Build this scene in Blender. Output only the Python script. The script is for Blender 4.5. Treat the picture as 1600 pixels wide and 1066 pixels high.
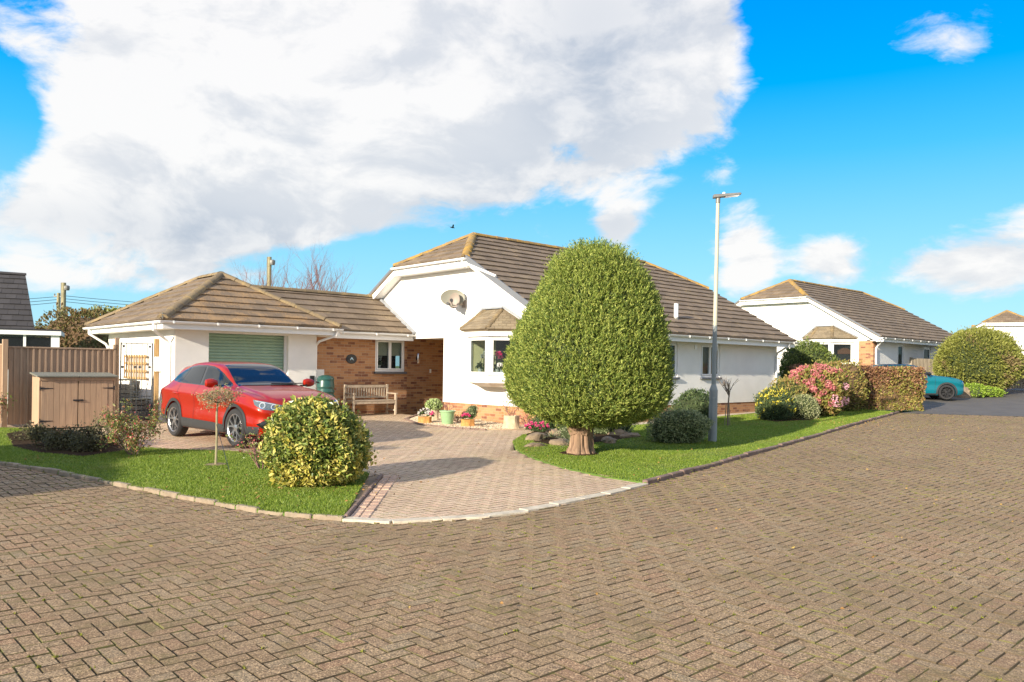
import bpy, bmesh, math, random
import numpy as np
from mathutils import Vector, Matrix
from mathutils.bvhtree import BVHTree
from mathutils.geometry import delaunay_2d_cdt
R = math.radians
for o in list(bpy.data.objects): bpy.data.objects.remove(o)
SC = bpy.context.scene; COL = SC.collection
random.seed(7); RNG = np.random.default_rng(7)

# ------------------------------------------------------------ camera
F = 1234.0; HY = 574.0; ROLL = .0137; EYE = 1.6
cr, sr = math.cos(ROLL), math.sin(ROLL)
cd = bpy.data.cameras.new('camera'); cam = bpy.data.objects.new('camera', cd); COL.objects.link(cam)
cd.sensor_fit = 'HORIZONTAL'; cd.sensor_width = 36; cd.lens = 36 * F / 1600
cd.shift_y = (HY - 533) / 1600; cd.clip_start = .05; cd.clip_end = 3000
cam.matrix_world = Matrix(((cr, -sr, 0, 0), (0, 0, -1, 0), (sr, cr, 0, EYE), (0, 0, 0, 1)))
SC.camera = cam
SC.view_settings.view_transform = 'Standard'; SC.view_settings.look = 'None'
SC.view_settings.gamma = 1; SC.view_settings.exposure = 0.92
SC.render.engine = 'CYCLES'
SC.cycles.max_bounces = 8; SC.cycles.transparent_max_bounces = 16
SC.cycles.use_denoising = True

# ------------------------------------------------------------ sun and sky
SUN_AZ = 52.0; SUN_EL = 17.8            # direction the light travels, from +X; elevation
sl = bpy.data.lights.new('sun', 'SUN'); sun = bpy.data.objects.new('sun', sl); COL.objects.link(sun)
sl.energy = 4.9; sl.angle = R(.55); sl.color = (1, .88, .70)
sd = Vector((math.cos(R(SUN_AZ)) * math.cos(R(SUN_EL)), math.sin(R(SUN_AZ)) * math.cos(R(SUN_EL)), -math.sin(R(SUN_EL))))
sun.rotation_euler = sd.to_track_quat('-Z', 'Y').to_euler()

class X:
    """socket expression helper"""
    nt = None
    def __init__(s, v): s.v = v
    @staticmethod
    def op(o, *a, clamp=False):
        n = X.nt.nodes.new('ShaderNodeMath'); n.operation = o; n.use_clamp = clamp
        for i, q in enumerate(a):
            if isinstance(q, X): X.nt.links.new(q.v, n.inputs[i])
            else: n.inputs[i].default_value = float(q)
        return X(n.outputs[0])
    def __add__(s, o): return X.op('ADD', s, o)
    __radd__ = __add__
    def __sub__(s, o): return X.op('SUBTRACT', s, o)
    def __rsub__(s, o): return X.op('SUBTRACT', o, s)
    def __mul__(s, o): return X.op('MULTIPLY', s, o)
    __rmul__ = __mul__
    def __truediv__(s, o): return X.op('DIVIDE', s, o)
def xmax(a, b): return X.op('MAXIMUM', a, b)
def sstep(x, a, b):
    n = X.nt.nodes.new('ShaderNodeMapRange'); n.interpolation_type = 'SMOOTHSTEP'
    X.nt.links.new(x.v, n.inputs['Value']); n.inputs['From Min'].default_value = a; n.inputs['From Max'].default_value = b
    return X(n.outputs['Result'])
def xnoise(vec, scale, detail=6, rough=.55, dist=0.0):
    n = X.nt.nodes.new('ShaderNodeTexNoise'); n.inputs['Scale'].default_value = scale
    n.inputs['Detail'].default_value = detail; n.inputs['Roughness'].default_value = rough; n.inputs['Distortion'].default_value = dist
    if vec is not None: X.nt.links.new(vec, n.inputs['Vector'])
    return X(n.outputs[0])
def mixc(f, a, b):
    n = X.nt.nodes.new('ShaderNodeMix'); n.data_type = 'RGBA'
    for k, q in (('Factor', f), ('A', a), ('B', b)):
        s = [i for i in n.inputs if i.name == k and (i.type == ('VALUE' if k == 'Factor' else 'RGBA'))][0]
        if isinstance(q, X): X.nt.links.new(q.v, s)
        elif hasattr(q, 'links'): X.nt.links.new(q, s)
        elif k == 'Factor': s.default_value = q
        else: s.default_value = (*q[:3], 1)
    return [o for o in n.outputs if o.type == 'RGBA'][0]

world = bpy.data.worlds.new('World'); SC.world = world; world.use_nodes = True
X.nt = nt = world.node_tree
bg = [n for n in nt.nodes if n.type == 'BACKGROUND'][0]
sky = nt.nodes.new('ShaderNodeTexSky'); sky.sky_type = 'NISHITA'; sky.sun_disc = False
sky.sun_elevation = R(SUN_EL); sky.sun_rotation = math.atan2(-math.cos(R(SUN_AZ)), -math.sin(R(SUN_AZ))) % (2 * math.pi)
sky.air_density = 1.0; sky.dust_density = .25; sky.ozone_density = 2.2
tc = nt.nodes.new('ShaderNodeTexCoord'); sx = nt.nodes.new('ShaderNodeSeparateXYZ'); nt.links.new(tc.outputs['Generated'], sx.inputs[0])
dx, dy, dz = [X(sx.outputs[i]) for i in range(3)]
az = X.op('ARCTAN2', dx, dy) * (180 / math.pi); el = X.op('ARCSINE', dz) * (180 / math.pi)
mp = nt.nodes.new('ShaderNodeMapping'); nt.links.new(tc.outputs['Generated'], mp.inputs[0]); mp.inputs['Scale'].default_value = (1, 1, 1.9)
mp.inputs['Location'].default_value = (.35, .2, .0)
V = mp.outputs[0]
w1 = xnoise(V, 2.3, 5, .5); wv = nt.nodes.new('ShaderNodeVectorMath'); wv.operation = 'MULTIPLY_ADD'
cw = nt.nodes.new('ShaderNodeTexNoise'); cw.inputs['Scale'].default_value = 2.6; cw.inputs['Detail'].default_value = 4; nt.links.new(V, cw.inputs['Vector'])
nt.links.new(cw.outputs['Color'], wv.inputs[0]); wv.inputs[1].default_value = (.22, .22, .22); nt.links.new(V, wv.inputs[2]); V = wv.outputs[0]
n1 = xnoise(V, 3.6, 10, .60); n2 = xnoise(V, 11.0, 9, .62); n3 = xnoise(V, 1.6, 3, .5)
def blob(a0, e0, ra, re, w, tilt=0):
    ct, st = math.cos(R(tilt)), math.sin(R(tilt))
    A_ = az - a0; E_ = el - e0
    p = (A_ * ct + E_ * st) / ra; q = (E_ * ct - A_ * st) / re
    return X.op('EXPONENT', (p * p + q * q) * -1.0) * w
BL = [(-17, 20, 17, 9.0, 1.25, -4), (-26, 13, 8, 3.5, .45, 0), (-3, 27, 13, 8, 1.0, 0), (4, 21, 6, 9, .75, 0), (9, 17, 6, 5.0, .62, 25), (13, 25, 8, 5, .55, 10), (14.5, 20, 5, 4, .40, -20), (-22, 10, 14, 2.6, 1.0, -1), (-31, 5.5, 7, 2.2, .55, 0), (-21, 5.6, 6, 1.5, .45, 0), (0, 13, 5, 2.6, .55, 0), (15, 14.5, 5, 2.6, .5, -30),
      (7.4, 9.8, 2.0, 1.7, 1.1, 0), (16.4, 7.6, 2.3, 3.4, 1.05, 0), (21.8, 7.6, 2.5, 2.2, 1.0, 0), (31.5, 7.0, 4.6, 3.4, .78, 12), (36, 10, 3, 2.4, .6, 0), (29, 20, 5, 3.2, .42, -40), (21, 25, 8, 2.4, .35, 15), (33, 26, 6, 2.8, .42, 0), (27, 6.5, 4, 2.6, .4, 0)]
HO = [(-34.5, 15.6, 3.6, 2.0, -1.7, -32), (-36, 12.5, 3, 1.8, -.6, 0), (3.8, 15.6, 2.0, 1.8, -.5, 50), (3.5, 19.5, 2.0, 1.4, -.45, 20), (17.6, 23.5, 1.9, 3.0, -.75, 10), (25, 15, 8, 6, -.5, 0), (-9, 7.6, 7, 1.4, -.8, 0), (2.5, 11.3, 4, 1.4, -.5, 0)]
cov = None
for b in BL + HO:
    e = blob(*b); cov = e if cov is None else cov + e
# outside the photographed part of the sky: broken cloud everywhere
back = sstep(X.op('ABSOLUTE', az), 40, 60); cov = cov + back * (sstep(n3, .36, .56) * .95)
high = sstep(el, 29, 42); cov = cov + high * (sstep(n3, .34, .56) * .85)
dens = cov + (n1 - .5) * 2.7 + (n2 - .5) * 1.1
alpha = sstep(dens, .34, .82)
mp2 = nt.nodes.new('ShaderNodeMapping'); nt.links.new(V, mp2.inputs[0]); mp2.inputs['Location'].default_value = (-.035, -.02, .06)
n1b = xnoise(mp2.outputs[0], 3.6, 10, .60)
relief = sstep((n1 - n1b) + (n2 - .5) * .12, -.11, .09)
thick = sstep(dens, .6, 1.9)
grey = blob(5, 21, 5, 8, .40, 0) + blob(-24, 8.4, 14, 2.0, .50, -2) + blob(-3, 12.5, 8, 2.4, .25, 0) + blob(14, 25, 10, 4, .25, 0)
lit = relief * .60 + (1.0 - thick * .25) * .58 - grey
litc = X.op('MINIMUM', xmax(lit, 0.0), 1.0)
skc = mixc(1.0, (0, 0, 0), sky.outputs[0])
hs = nt.nodes.new('ShaderNodeHueSaturation'); hs.inputs['Saturation'].default_value = 1.15; hs.inputs['Value'].default_value = 1.0
blue = ramp(nt, sstep(el, -2, 42), [(0, (3.6, 6.3, 7.6)), (.25, (1.6, 5.0, 8.0)), (.6, (.50, 3.3, 8.0)), (1, (.25, 2.0, 6.5))]) if False else None
gr_ = nt.nodes.new('ShaderNodeValToRGB'); nt.links.new(sstep(el, -3, 42).v, gr_.inputs[0]); ee = gr_.color_ramp.elements
ee[0].position = 0; ee[0].color = (.48, .78, .92, 1); ee[1].position = 1; ee[1].color = (.03, .24, .80, 1)
for p_, c_ in ((.14, (.34, .70, .93)), (.34, (.16, .56, .95)), (.62, (.045, .36, .92))): q_ = ee.new(p_); q_.color = (*c_, 1)
vm = nt.nodes.new('ShaderNodeVectorMath'); vm.operation = 'SCALE'; nt.links.new(gr_.outputs[0], vm.inputs[0]); vm.inputs['Scale'].default_value = 7.3
nt.links.new(mixc(.88, sky.outputs[0], vm.outputs[0]), hs.inputs['Color'])
CW = 5.6
ccol = mixc(litc, (CW * .56, CW * .63, CW * .74), (CW * 1.12, CW * 1.10, CW * 1.08))
fin = mixc(alpha * .96, hs.outputs[0], ccol)
nt.links.new(fin, bg.inputs['Color']); bg.inputs['Strength'].default_value = .085

# ------------------------------------------------------------ geometry helpers
def gz(x, y): return .0145 * (min(max(y, 8.5), 27) - 8.5) + .05 * (min(max(y, 27), 40) - 27)
def ray(px, py):
    u = (px - 800) / F; v = -(py - HY) / F
    return (u * cr - v * sr, 1.0, u * sr + v * cr)
def G(px, py):                      # a traced point of the ground
    r = ray(px, py); Y = -EYE / r[2] if r[2] < 0 else 60
    if Y > 8.5 or Y < 0: Y = (EYE + .0145 * 8.5) / (.0145 - r[2])
    if Y > 27: Y = (EYE - .0145 * 18.5 + .05 * 27) / (.05 - r[2])
    return (r[0] * Y, Y)
AA = 42.7
A = Vector((math.cos(R(AA)), math.sin(R(AA)))); B = Vector((-A.y, A.x))
def inpoly(P, poly):
    P = np.asarray(P); x, y = P[:, 0], P[:, 1]; c = np.zeros(len(P), bool); n = len(poly); j = n - 1
    for i in range(n):
        xi, yi = poly[i][:2]; xj, yj = poly[j][:2]
        m = ((yi > y) != (yj > y)) & (x < (xj - xi) * (y - yi) / ((yj - yi) or 1e-9) + xi); c ^= m; j = i
    return c
def gzv(P): return .0145 * (np.clip(P[:, 1], 8.5, 27) - 8.5) + .05 * (np.clip(P[:, 1], 27, 40) - 27)

def tag(o, label=None, cat=None, group=None, kind=None):
    if label: o['label'] = label
    if cat: o['category'] = cat
    if group: o['group'] = group
    if kind: o['kind'] = kind
    return o
def empty(name, loc, rz=0, label=None, cat=None, group=None, parent=None):
    o = bpy.data.objects.new(name, None); COL.objects.link(o); o.location = loc; o.rotation_euler = (0, 0, rz)
    o.empty_display_size = .2
    if parent: o.parent = parent
    return tag(o, label, cat, group)
def link(name, me, mat, parent=None, smooth=False):
    if mat: me.materials.append(mat)
    if smooth: me.shade_smooth()
    o = bpy.data.objects.new(name, me); COL.objects.link(o)
    if parent: o.parent = parent
    return o
class MB:
    def __init__(s): s.v = []; s.f = []
    def add(s, vs, fs):
        n = len(s.v); s.v += [tuple(p) for p in vs]; s.f += [tuple(i + n for i in f) for f in fs]
    def box(s, c, d, rz=0, ry=0, rx=0):
        m = Matrix.Rotation(rz, 3, 'Z') @ Matrix.Rotation(ry, 3, 'Y') @ Matrix.Rotation(rx, 3, 'X')
        vs = [Vector(c) + m @ Vector((i * d[0] / 2, j * d[1] / 2, k * d[2] / 2)) for i in (-1, 1) for j in (-1, 1) for k in (-1, 1)]
        s.add(vs, [(0, 1, 3, 2), (4, 6, 7, 5), (0, 4, 5, 1), (2, 3, 7, 6), (0, 2, 6, 4), (1, 5, 7, 3)])
    def bb(s, x0, x1, y0, y1, z0, z1): s.box(((x0 + x1) / 2, (y0 + y1) / 2, (z0 + z1) / 2), (abs(x1 - x0), abs(y1 - y0), abs(z1 - z0)))
    def beam(s, p, q, w, h, up=(0, 0, 1)):
        p, q = Vector(p), Vector(q); d = (q - p).normalized(); r = d.cross(Vector(up))
        if r.length < 1e-5: r = d.cross(Vector((0, 1, 0)))
        r.normalize(); u = r.cross(d)
        vs = [b + r * (i * w / 2) + u * (j * h / 2) for b in (p, q) for i, j in ((-1, -1), (1, -1), (1, 1), (-1, 1))]
        s.add(vs, [(0, 1, 2, 3), (7, 6, 5, 4), (0, 4, 5, 1), (1, 5, 6, 2), (2, 6, 7, 3), (3, 7, 4, 0)])
    def tube(s, pts, r, n=8, cap=True):
        pts = [Vector(p) for p in pts]; rs = r if hasattr(r, '__len__') else [r] * len(pts)
        d0 = (pts[1] - pts[0]).normalized(); ref = Vector((0, 0, 1)) if abs(d0.z) < .9 else Vector((1, 0, 0))
        vs = []
        for i, p in enumerate(pts):
            d = (pts[min(i + 1, len(pts) - 1)] - pts[max(i - 1, 0)]).normalized()
            a = d.cross(ref).normalized(); b = a.cross(d)
            vs += [p + (a * math.cos(2 * math.pi * k / n) + b * math.sin(2 * math.pi * k / n)) * rs[i] for k in range(n)]
        fs = [(i * n + k, i * n + (k + 1) % n, (i + 1) * n + (k + 1) % n, (i + 1) * n + k) for i in range(len(pts) - 1) for k in range(n)]
        if cap: fs += [tuple(range(n))[::-1], tuple((len(pts) - 1) * n + k for k in range(n))]
        s.add(vs, fs)
    def lathe(s, prof, c=(0, 0, 0), n=24, M=None):
        vs = []
        for (r, z) in prof:
            for k in range(n):
                a = 2 * math.pi * k / n; p = Vector((r * math.cos(a), r * math.sin(a), z))
                if M: p = M @ p
                vs.append(p + Vector(c))
        m = len(prof)
        fs = [(i * n + k, i * n + (k + 1) % n, (i + 1) * n + (k + 1) % n, (i + 1) * n + k) for i in range(m - 1) for k in range(n)]
        fs += [tuple(range(n))[::-1], tuple((m - 1) * n + k for k in range(n))]
        s.add(vs, fs)
    def prism(s, poly, O, U, V, N, t):          # polygon in (u,v), extruded t along N
        O, U, V, N = Vector(O), Vector(U), Vector(V), Vector(N); n = len(poly)
        vs = [O + U * a + V * b for a, b in poly] + [O + U * a + V * b + N * t for a, b in poly]
        fs = [tuple(range(n))[::-1], tuple(range(n, 2 * n))] + [(i, (i + 1) % n, (i + 1) % n + n, i + n) for i in range(n)]
        s.add(vs, fs)
    def build(s, name, mat, parent=None, smooth=False, bevel=0):
        me = bpy.data.meshes.new(name); me.from_pydata([tuple(v) for v in s.v], [], s.f)
        bm = bmesh.new(); bm.from_mesh(me)
        bmesh.ops.recalc_face_normals(bm, faces=bm.faces)
        if bevel:
            es = [e for e in bm.edges if len(e.link_faces) == 2 and e.calc_face_angle(0) > .6]
            bmesh.ops.bevel(bm, geom=es, offset=bevel, segments=1, affect='EDGES', clamp_overlap=True)
        bm.to_mesh(me); bm.free()
        o = link(name, me, mat, parent)
        if not smooth: me.shade_flat()
        if smooth:
            me.shade_smooth()
            try: me.set_sharp_from_angle(angle=R(38))
            except Exception: pass
        return o
def npmesh(name, Vt, k, mat, parent=None):
    """Vt (n*k,3) -> n polygons of k corners, fast"""
    n = len(Vt) // k; me = bpy.data.meshes.new(name)
    me.vertices.add(n * k); me.vertices.foreach_set('co', np.ascontiguousarray(Vt, dtype=np.float32).ravel())
    me.loops.add(n * k); me.loops.foreach_set('vertex_index', np.arange(n * k, dtype=np.int32))
    me.polygons.add(n); me.polygons.foreach_set('loop_start', np.arange(0, n * k, k, dtype=np.int32))
    me.polygons.foreach_set('loop_total', np.full(n, k, dtype=np.int32))
    me.update(calc_edges=True); me.validate(); me.shade_flat()
    return link(name, me, mat, parent)
def unit(a): return a / (np.linalg.norm(a, axis=1, keepdims=True) + 1e-9)
def leafverts(P, D, L, W, bend=.25):
    n = len(P); D = unit(D); Rv = unit(RNG.normal(size=(n, 3))); S = unit(np.cross(D, Rv)); N = np.cross(D, S)
    L = np.broadcast_to(np.asarray(L, float), (n,))[:, None]; W = np.broadcast_to(np.asarray(W, float), (n,))[:, None]
    b = P - D * L * .5; m = P + N * W * bend
    q = np.stack([b, m + S * W * .5, P + D * L * .5, m - S * W * .5], 1)
    return q.reshape(-1, 3)

# ------------------------------------------------------------ materials
def newmat(name):
    m = bpy.data.materials.new(name); m.use_nodes = True; X.nt = m.node_tree
    return m, m.node_tree, m.node_tree.nodes['Principled BSDF']
def objvec(nt, kind='Object'): return nt.nodes.new('ShaderNodeTexCoord').outputs[kind]
def ramp(nt, f, cols, interp='LINEAR'):
    r = nt.nodes.new('ShaderNodeValToRGB'); r.color_ramp.interpolation = interp
    e = r.color_ramp.elements
    while len(e) < len(cols): e.new(.5)
    for i, c in enumerate(cols):
        p, c = (c if len(c) == 2 else (i / max(1, len(cols) - 1), c)); e[i].position = p; e[i].color = (*c, 1)
    nt.links.new(f.v if isinstance(f, X) else f, r.inputs[0]); return r.outputs[0]
def bump(nt, p, h, strength=.3, dist=.01):
    b = nt.nodes.new('ShaderNodeBump'); b.inputs['Strength'].default_value = strength; b.inputs['Distance'].default_value = dist
    nt.links.new(h.v if isinstance(h, X) else h, b.inputs['Height']); nt.links.new(b.outputs[0], p.inputs['Normal'])
def mat(name, col, rough=.6, metal=0, var=.12, scale=6, bumps=0, bscale=60, coat=0, vec='Object', spec=.5):
    m, nt, p = newmat(name); v = objvec(nt, vec)
    n = xnoise(v, scale, 5, .6)
    c = ramp(nt, n, [(.3, tuple(x * (1 - var) for x in col)), (.7, tuple(min(1, x * (1 + var)) for x in col))])
    nt.links.new(c, p.inputs['Base Color']); p.inputs['Roughness'].default_value = rough; p.inputs['Metallic'].default_value = metal
    p.inputs['Specular IOR Level'].default_value = spec
    if coat: p.inputs['Coat Weight'].default_value = coat; p.inputs['Coat Roughness'].default_value = .03
    if bumps: bump(nt, p, xnoise(v, bscale, 4, .6), bumps, .01)
    return m
def rnd(nt): return nt.nodes.new('ShaderNodeNewGeometry').outputs['Random Per Island']
def leafmat(name, cols, rough=.5, trans=.25):
    m, nt, p = newmat(name)
    c = ramp(nt, rnd(nt), cols); nt.links.new(c, p.inputs['Base Color']); p.inputs['Roughness'].default_value = rough
    p.inputs['Specular IOR Level'].default_value = .35
    t = nt.nodes.new('ShaderNodeBsdfTranslucent'); nt.links.new(c, t.inputs[0])
    ms = nt.nodes.new('ShaderNodeMixShader'); ms.inputs[0].default_value = trans
    nt.links.new(p.outputs[0], ms.inputs[1]); nt.links.new(t.outputs[0], ms.inputs[2])
    nt.links.new(ms.outputs[0], nt.nodes['Material Output'].inputs[0]); return m
def wallvec(nt):
    s = nt.nodes.new('ShaderNodeSeparateXYZ'); nt.links.new(objvec(nt), s.inputs[0])
    c = nt.nodes.new('ShaderNodeCombineXYZ'); nt.links.new((X(s.outputs[0]) + X(s.outputs[1])).v, c.inputs[0]); nt.links.new(s.outputs[2], c.inputs[1])
    return c.outputs[0]
def brickmat(name, c1, c2, dark, mortar):
    m, nt, p = newmat(name); v = wallvec(nt)
    b = nt.nodes.new('ShaderNodeTexBrick'); nt.links.new(v, b.inputs['Vector'])
    b.inputs['Scale'].default_value = 1; b.inputs['Brick Width'].default_value = .225; b.inputs['Row Height'].default_value = .075
    b.inputs['Mortar Size'].default_value = .0055; b.inputs['Mortar Smooth'].default_value = .2
    b.inputs['Color1'].default_value = (0, 0, 0, 1); b.inputs['Color2'].default_value = (1, 1, 1, 1); b.inputs['Mortar'].default_value = (.5, .5, .5, 1)
    mpn = nt.nodes.new('ShaderNodeMapping'); nt.links.new(v, mpn.inputs[0]); mpn.inputs['Scale'].default_value = (1, 3, 1)
    n = xnoise(mpn.outputs[0], 5, 4, .6)
    col = ramp(nt, b.outputs['Color'], [(0, dark), (.16, dark), (.3, c1), (1, c2)])
    col = mixc(sstep(n, .35, .7) * .45, col, c2)
    col = mixc(X(b.outputs['Fac']), col, mortar)
    nt.links.new(col, p.inputs['Base Color']); p.inputs['Roughness'].default_value = .85
    bump(nt, p, (1.0 - X(b.outputs['Fac'])) + xnoise(v, 90, 3) * .3, .7, .008); return m
def tilemat(name, base, lich, amount=.5):
    m, nt, p = newmat(name); r = rnd(nt); v = objvec(nt)
    c = ramp(nt, r, [tuple(x * .78 for x in base), base, tuple(x * 1.2 for x in base)])
    n = xnoise(v, 2.2, 7, .65, .4); n2_ = xnoise(v, 26, 4, .7)
    c = mixc(sstep(n * .6 + n2_ * .5, .66 - amount * .12, .78 - amount * .1) * .85, c, lich)
    nn = xnoise(v, 70, 3, .7); c = mixc(nn * .35, c, tuple(x * .55 for x in base)); c = mixc(sstep(xnoise(v, .8, 6, .7, .6), .50, .70) * .45, c, tuple(x * .55 for x in base))
    nt.links.new(c, p.inputs['Base Color']); p.inputs['Roughness'].default_value = .9; bump(nt, p, n2_ + nn * .5, .5, .008); return m
M = {}
M['render'] = mat('white_render', (.80, .785, .75), .9, var=.06, scale=1.3, bumps=.6, bscale=90)
M['white'] = mat('white_upvc', (.82, .82, .81), .3, var=.02, scale=2)
M['soffit'] = mat('soffit', (.72, .68, .6), .6, var=.04)
M['brick'] = brickmat('buff_brick', (.37, .165, .075), (.47, .25, .12), (.17, .06, .04), (.40, .29, .19))
M['tile'] = tilemat('roof_tile', (.195, .145, .100), (.34, .26, .15), .75)
M['tile_gar'] = tilemat('garage_roof_tile', (.205, .15, .10), (.42, .26, .12), 1.35)
M['tile_red'] = tilemat('bay_roof_tile', (.24, .19, .125), (.33, .28, .18), .7)
M['tile_dark'] = tilemat('dark_roof_tile', (.05, .047, .05), (.1, .09, .08), .2)
M['ridge'] = tilemat('ridge_tile_with_lichen', (.24, .17, .09), (.52, .30, .035), 1.5)
M['ridge_dull'] = tilemat('ridge_tile', (.20, .15, .09), (.36, .26, .12), 1.2)
M['lead'] = mat('lead_flashing', (.33, .35, .38), .55, .3, var=.15)
M['verge'] = mat('verge_trim', (.14, .15, .17), .6, var=.08)
M['black'] = mat('black_plastic', (.018, .019, .022), .45)
M['iron'] = mat('painted_iron', (.05, .06, .07), .45)
M['gardoor'] = mat('garage_door_green', (.27, .40, .29), .45, var=.05)
M['sillg'] = mat('slate_sill', (.10, .11, .13), .5)
M['blind'] = mat('blind_fabric', (.78, .76, .66), .8, var=.03)
M['cream'] = mat('cream_interior', (.62, .56, .33), .8, var=.05)
M['tan'] = mat('tan_blind', (.55, .38, .22), .8)
M['dark'] = mat('dark_interior', (.03, .028, .03), .9)
def glassmat(name, tint, tr):
    m, nt, p = newmat(name); p.inputs['Base Color'].default_value = (*tint, 1); p.inputs['Roughness'].default_value = .03
    p.inputs['Specular IOR Level'].default_value = .6
    t = nt.nodes.new('ShaderNodeBsdfTransparent'); t.inputs[0].default_value = (.85, .9, .88, 1)
    ms = nt.nodes.new('ShaderNodeMixShader'); ms.inputs[0].default_value = tr
    nt.links.new(p.outputs[0], ms.inputs[1]); nt.links.new(t.outputs[0], ms.inputs[2]); nt.links.new(ms.outputs[0], nt.nodes['Material Output'].inputs[0]); return m
M['glass'] = glassmat('window_glass', (.03, .035, .04), .78)
M['autoglass'] = glassmat('car_glass', (.006, .009, .012), .0)
M['teak'] = mat('weathered_teak', (.40, .33, .25), .8, var=.2, scale=9, bumps=.3, bscale=50)
def woodmat(name, base, dark, vs=(8, 8, .7)):
    m, nt, p = newmat(name); v = objvec(nt); mpn = nt.nodes.new('ShaderNodeMapping'); nt.links.new(v, mpn.inputs[0]); mpn.inputs['Scale'].default_value = vs
    n = xnoise(mpn.outputs[0], 3, 6, .6, .6); c = ramp(nt, n, [(.3, dark), (.65, base)])
    c = mixc(X(rnd(nt)) * .35, c, tuple(x * .72 for x in base)); nt.links.new(c, p.inputs['Base Color']); p.inputs['Roughness'].default_value = .85
    bump(nt, p, n, .3, .004); return m
M['fencewood'] = woodmat('fence_wood', (.40, .28, .195), (.27, .185, .13))
M['storewood'] = woodmat('store_wood', (.48, .325, .21), (.34, .225, .15))
M['postwood'] = woodmat('post_wood', (.50, .33, .15), (.32, .2, .09))
M['oldwood'] = woodmat('old_fence_wood', (.42, .36, .27), (.25, .21, .16))
M['felt'] = mat('roof_felt', (.17, .17, .14), .9, var=.15, bumps=.3)
M['bark'] = woodmat('yew_bark', (.36, .235, .15), (.11, .06, .04), (9, 9, 1.0))
M['twig'] = mat('twig_bark', (.17, .13, .10), .85, var=.25)
M['twigpurple'] = mat('purple_twig', (.22, .11, .10), .8, var=.25)
M['pole'] = mat('old_pole_wood', (.28, .25, .15), .9, var=.3, scale=4)
M['soil'] = mat('bed_soil', (.045, .030, .018), 1.0, var=.45, scale=14, bumps=1, bscale=30, vec='Object', spec=.05)
M['stone'] = mat('rockery_stone', (.22, .165, .11), .9, var=.3, scale=4, bumps=.7, bscale=18)
M['tyre'] = mat('tyre_rubber', (.022, .022, .024), .8)
M['alloy'] = mat('alloy_rim', (.40, .40, .41), .32, .85, var=.03)
M['alloydark'] = mat('black_rim', (.03, .03, .032), .3, .4)
M['chrome'] = mat('chrome', (.85, .86, .88), .12, 1, var=.01)
M['lampcolumn'] = mat('lamp_column_paint', (.46, .44, .34), .55, var=.06, scale=3)
M['lampbase'] = mat('lamp_column_base', (.24, .27, .28), .55, var=.12, scale=3)
M['galv'] = mat('galvanised', (.20, .20, .19), .5, .3, var=.2)
M['dish'] = mat('dish_grey', (.25, .245, .20), .6, var=.06)
M['dishback'] = mat('dish_pale', (.33, .28, .24), .6, var=.06)
M['butt'] = mat('water_butt_green', (.018, .075, .065), .35, var=.12)
M['potgreen'] = mat('glazed_pot_green', (.26, .42, .22), .25, var=.08, coat=.5)
M['potstone'] = mat('stone_pot', (.50, .40, .27), .9, var=.2, scale=14, bumps=.5)
M['terra'] = mat('terracotta_planter', (.50, .24, .07), .85, var=.3, scale=18, bumps=.5)
M['concrete'] = mat('path_concrete', (.50, .42, .33), .9, var=.12, scale=3, bumps=.3)
M['kerb'] = mat('kerb_stone', (.27, .215, .155), .9, var=.3, scale=5, bumps=.5, bscale=30)
M['kerbpale'] = mat('pale_kerb_stone', (.52, .46, .36), .9, var=.2, scale=8, bumps=.5, bscale=40)
M['kerbdark'] = mat('dark_kerb_stone', (.19, .13, .105), .9, var=.3, scale=5, bumps=.5, bscale=30)

# paving, grass, asphalt
def pavemat(name, cols, moss, mossamt, grit=.75):
    m, nt, p = newmat(name); v = objvec(nt)
    c = ramp(nt, rnd(nt), cols)
    g = xnoise(v, 62, 4, .9); g2 = xnoise(v, 30, 4, .7)
    vo = nt.nodes.new('ShaderNodeTexVoronoi'); vo.inputs['Scale'].default_value = 150; nt.links.new(v, vo.inputs['Vector'])
    sv = nt.nodes.new('ShaderNodeSeparateColor'); nt.links.new(vo.outputs['Color'], sv.inputs[0]); rv = X(sv.outputs[0])
    c = mixc(sstep(rv, .70, .92) * grit, c, tuple(min(1, x * 2.1) for x in cols[2]))
    c = mixc(sstep(rv, .38, .12) * grit, c, tuple(x * .35 for x in cols[0]))
    big = xnoise(v, .55, 6, .6, .5); mid = xnoise(v, 3.0, 5, .65)
    c = mixc(sstep(big, .42, .62) * .35, c, tuple(x * .72 for x in cols[1]))
    c = mixc(sstep(mid + big * .5, .80, .98) * mossamt, c, moss)
    nt.links.new(c, p.inputs['Base Color']); p.inputs['Roughness'].default_value = .88; p.inputs['Specular IOR Level'].default_value = .3
    bump(nt, p, g + g2, .8, .006); return m
M['road'] = pavemat('road_block', [(.255, .170, .096), (.29, .198, .112), (.32, .225, .132), (.28, .215, .135), (.315, .188, .110), (.265, .194, .115)], (.15, .125, .045), .5)
M['drive'] = pavemat('driveway_block', [(.57, .40, .275), (.61, .44, .305), (.64, .47, .335), (.61, .405, .29), (.57, .435, .315)], (.48, .36, .22), .2, .35)
M['border'] = pavemat('border_block', [(.52, .33, .24), (.56, .37, .27), (.60, .41, .30)], (.34, .26, .17), .2, .35)
def beddingmat(name, a, b, c_):
    m, nt, p = newmat(name); v = objvec(nt)
    n = xnoise(v, 9, 6, .7); n2_ = xnoise(v, 1.2, 4, .6)
    c = ramp(nt, n, [(.35, a), (.55, b)]); c = mixc(sstep(n * .6 + n2_ * .6, .58, .72), c, c_)
    nt.links.new(c, p.inputs['Base Color']); p.inputs['Roughness'].default_value = .95; return m
M['joint'] = beddingmat('mossy_joint', (.04, .03, .015), (.08, .06, .028), (.14, .145, .03))
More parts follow.
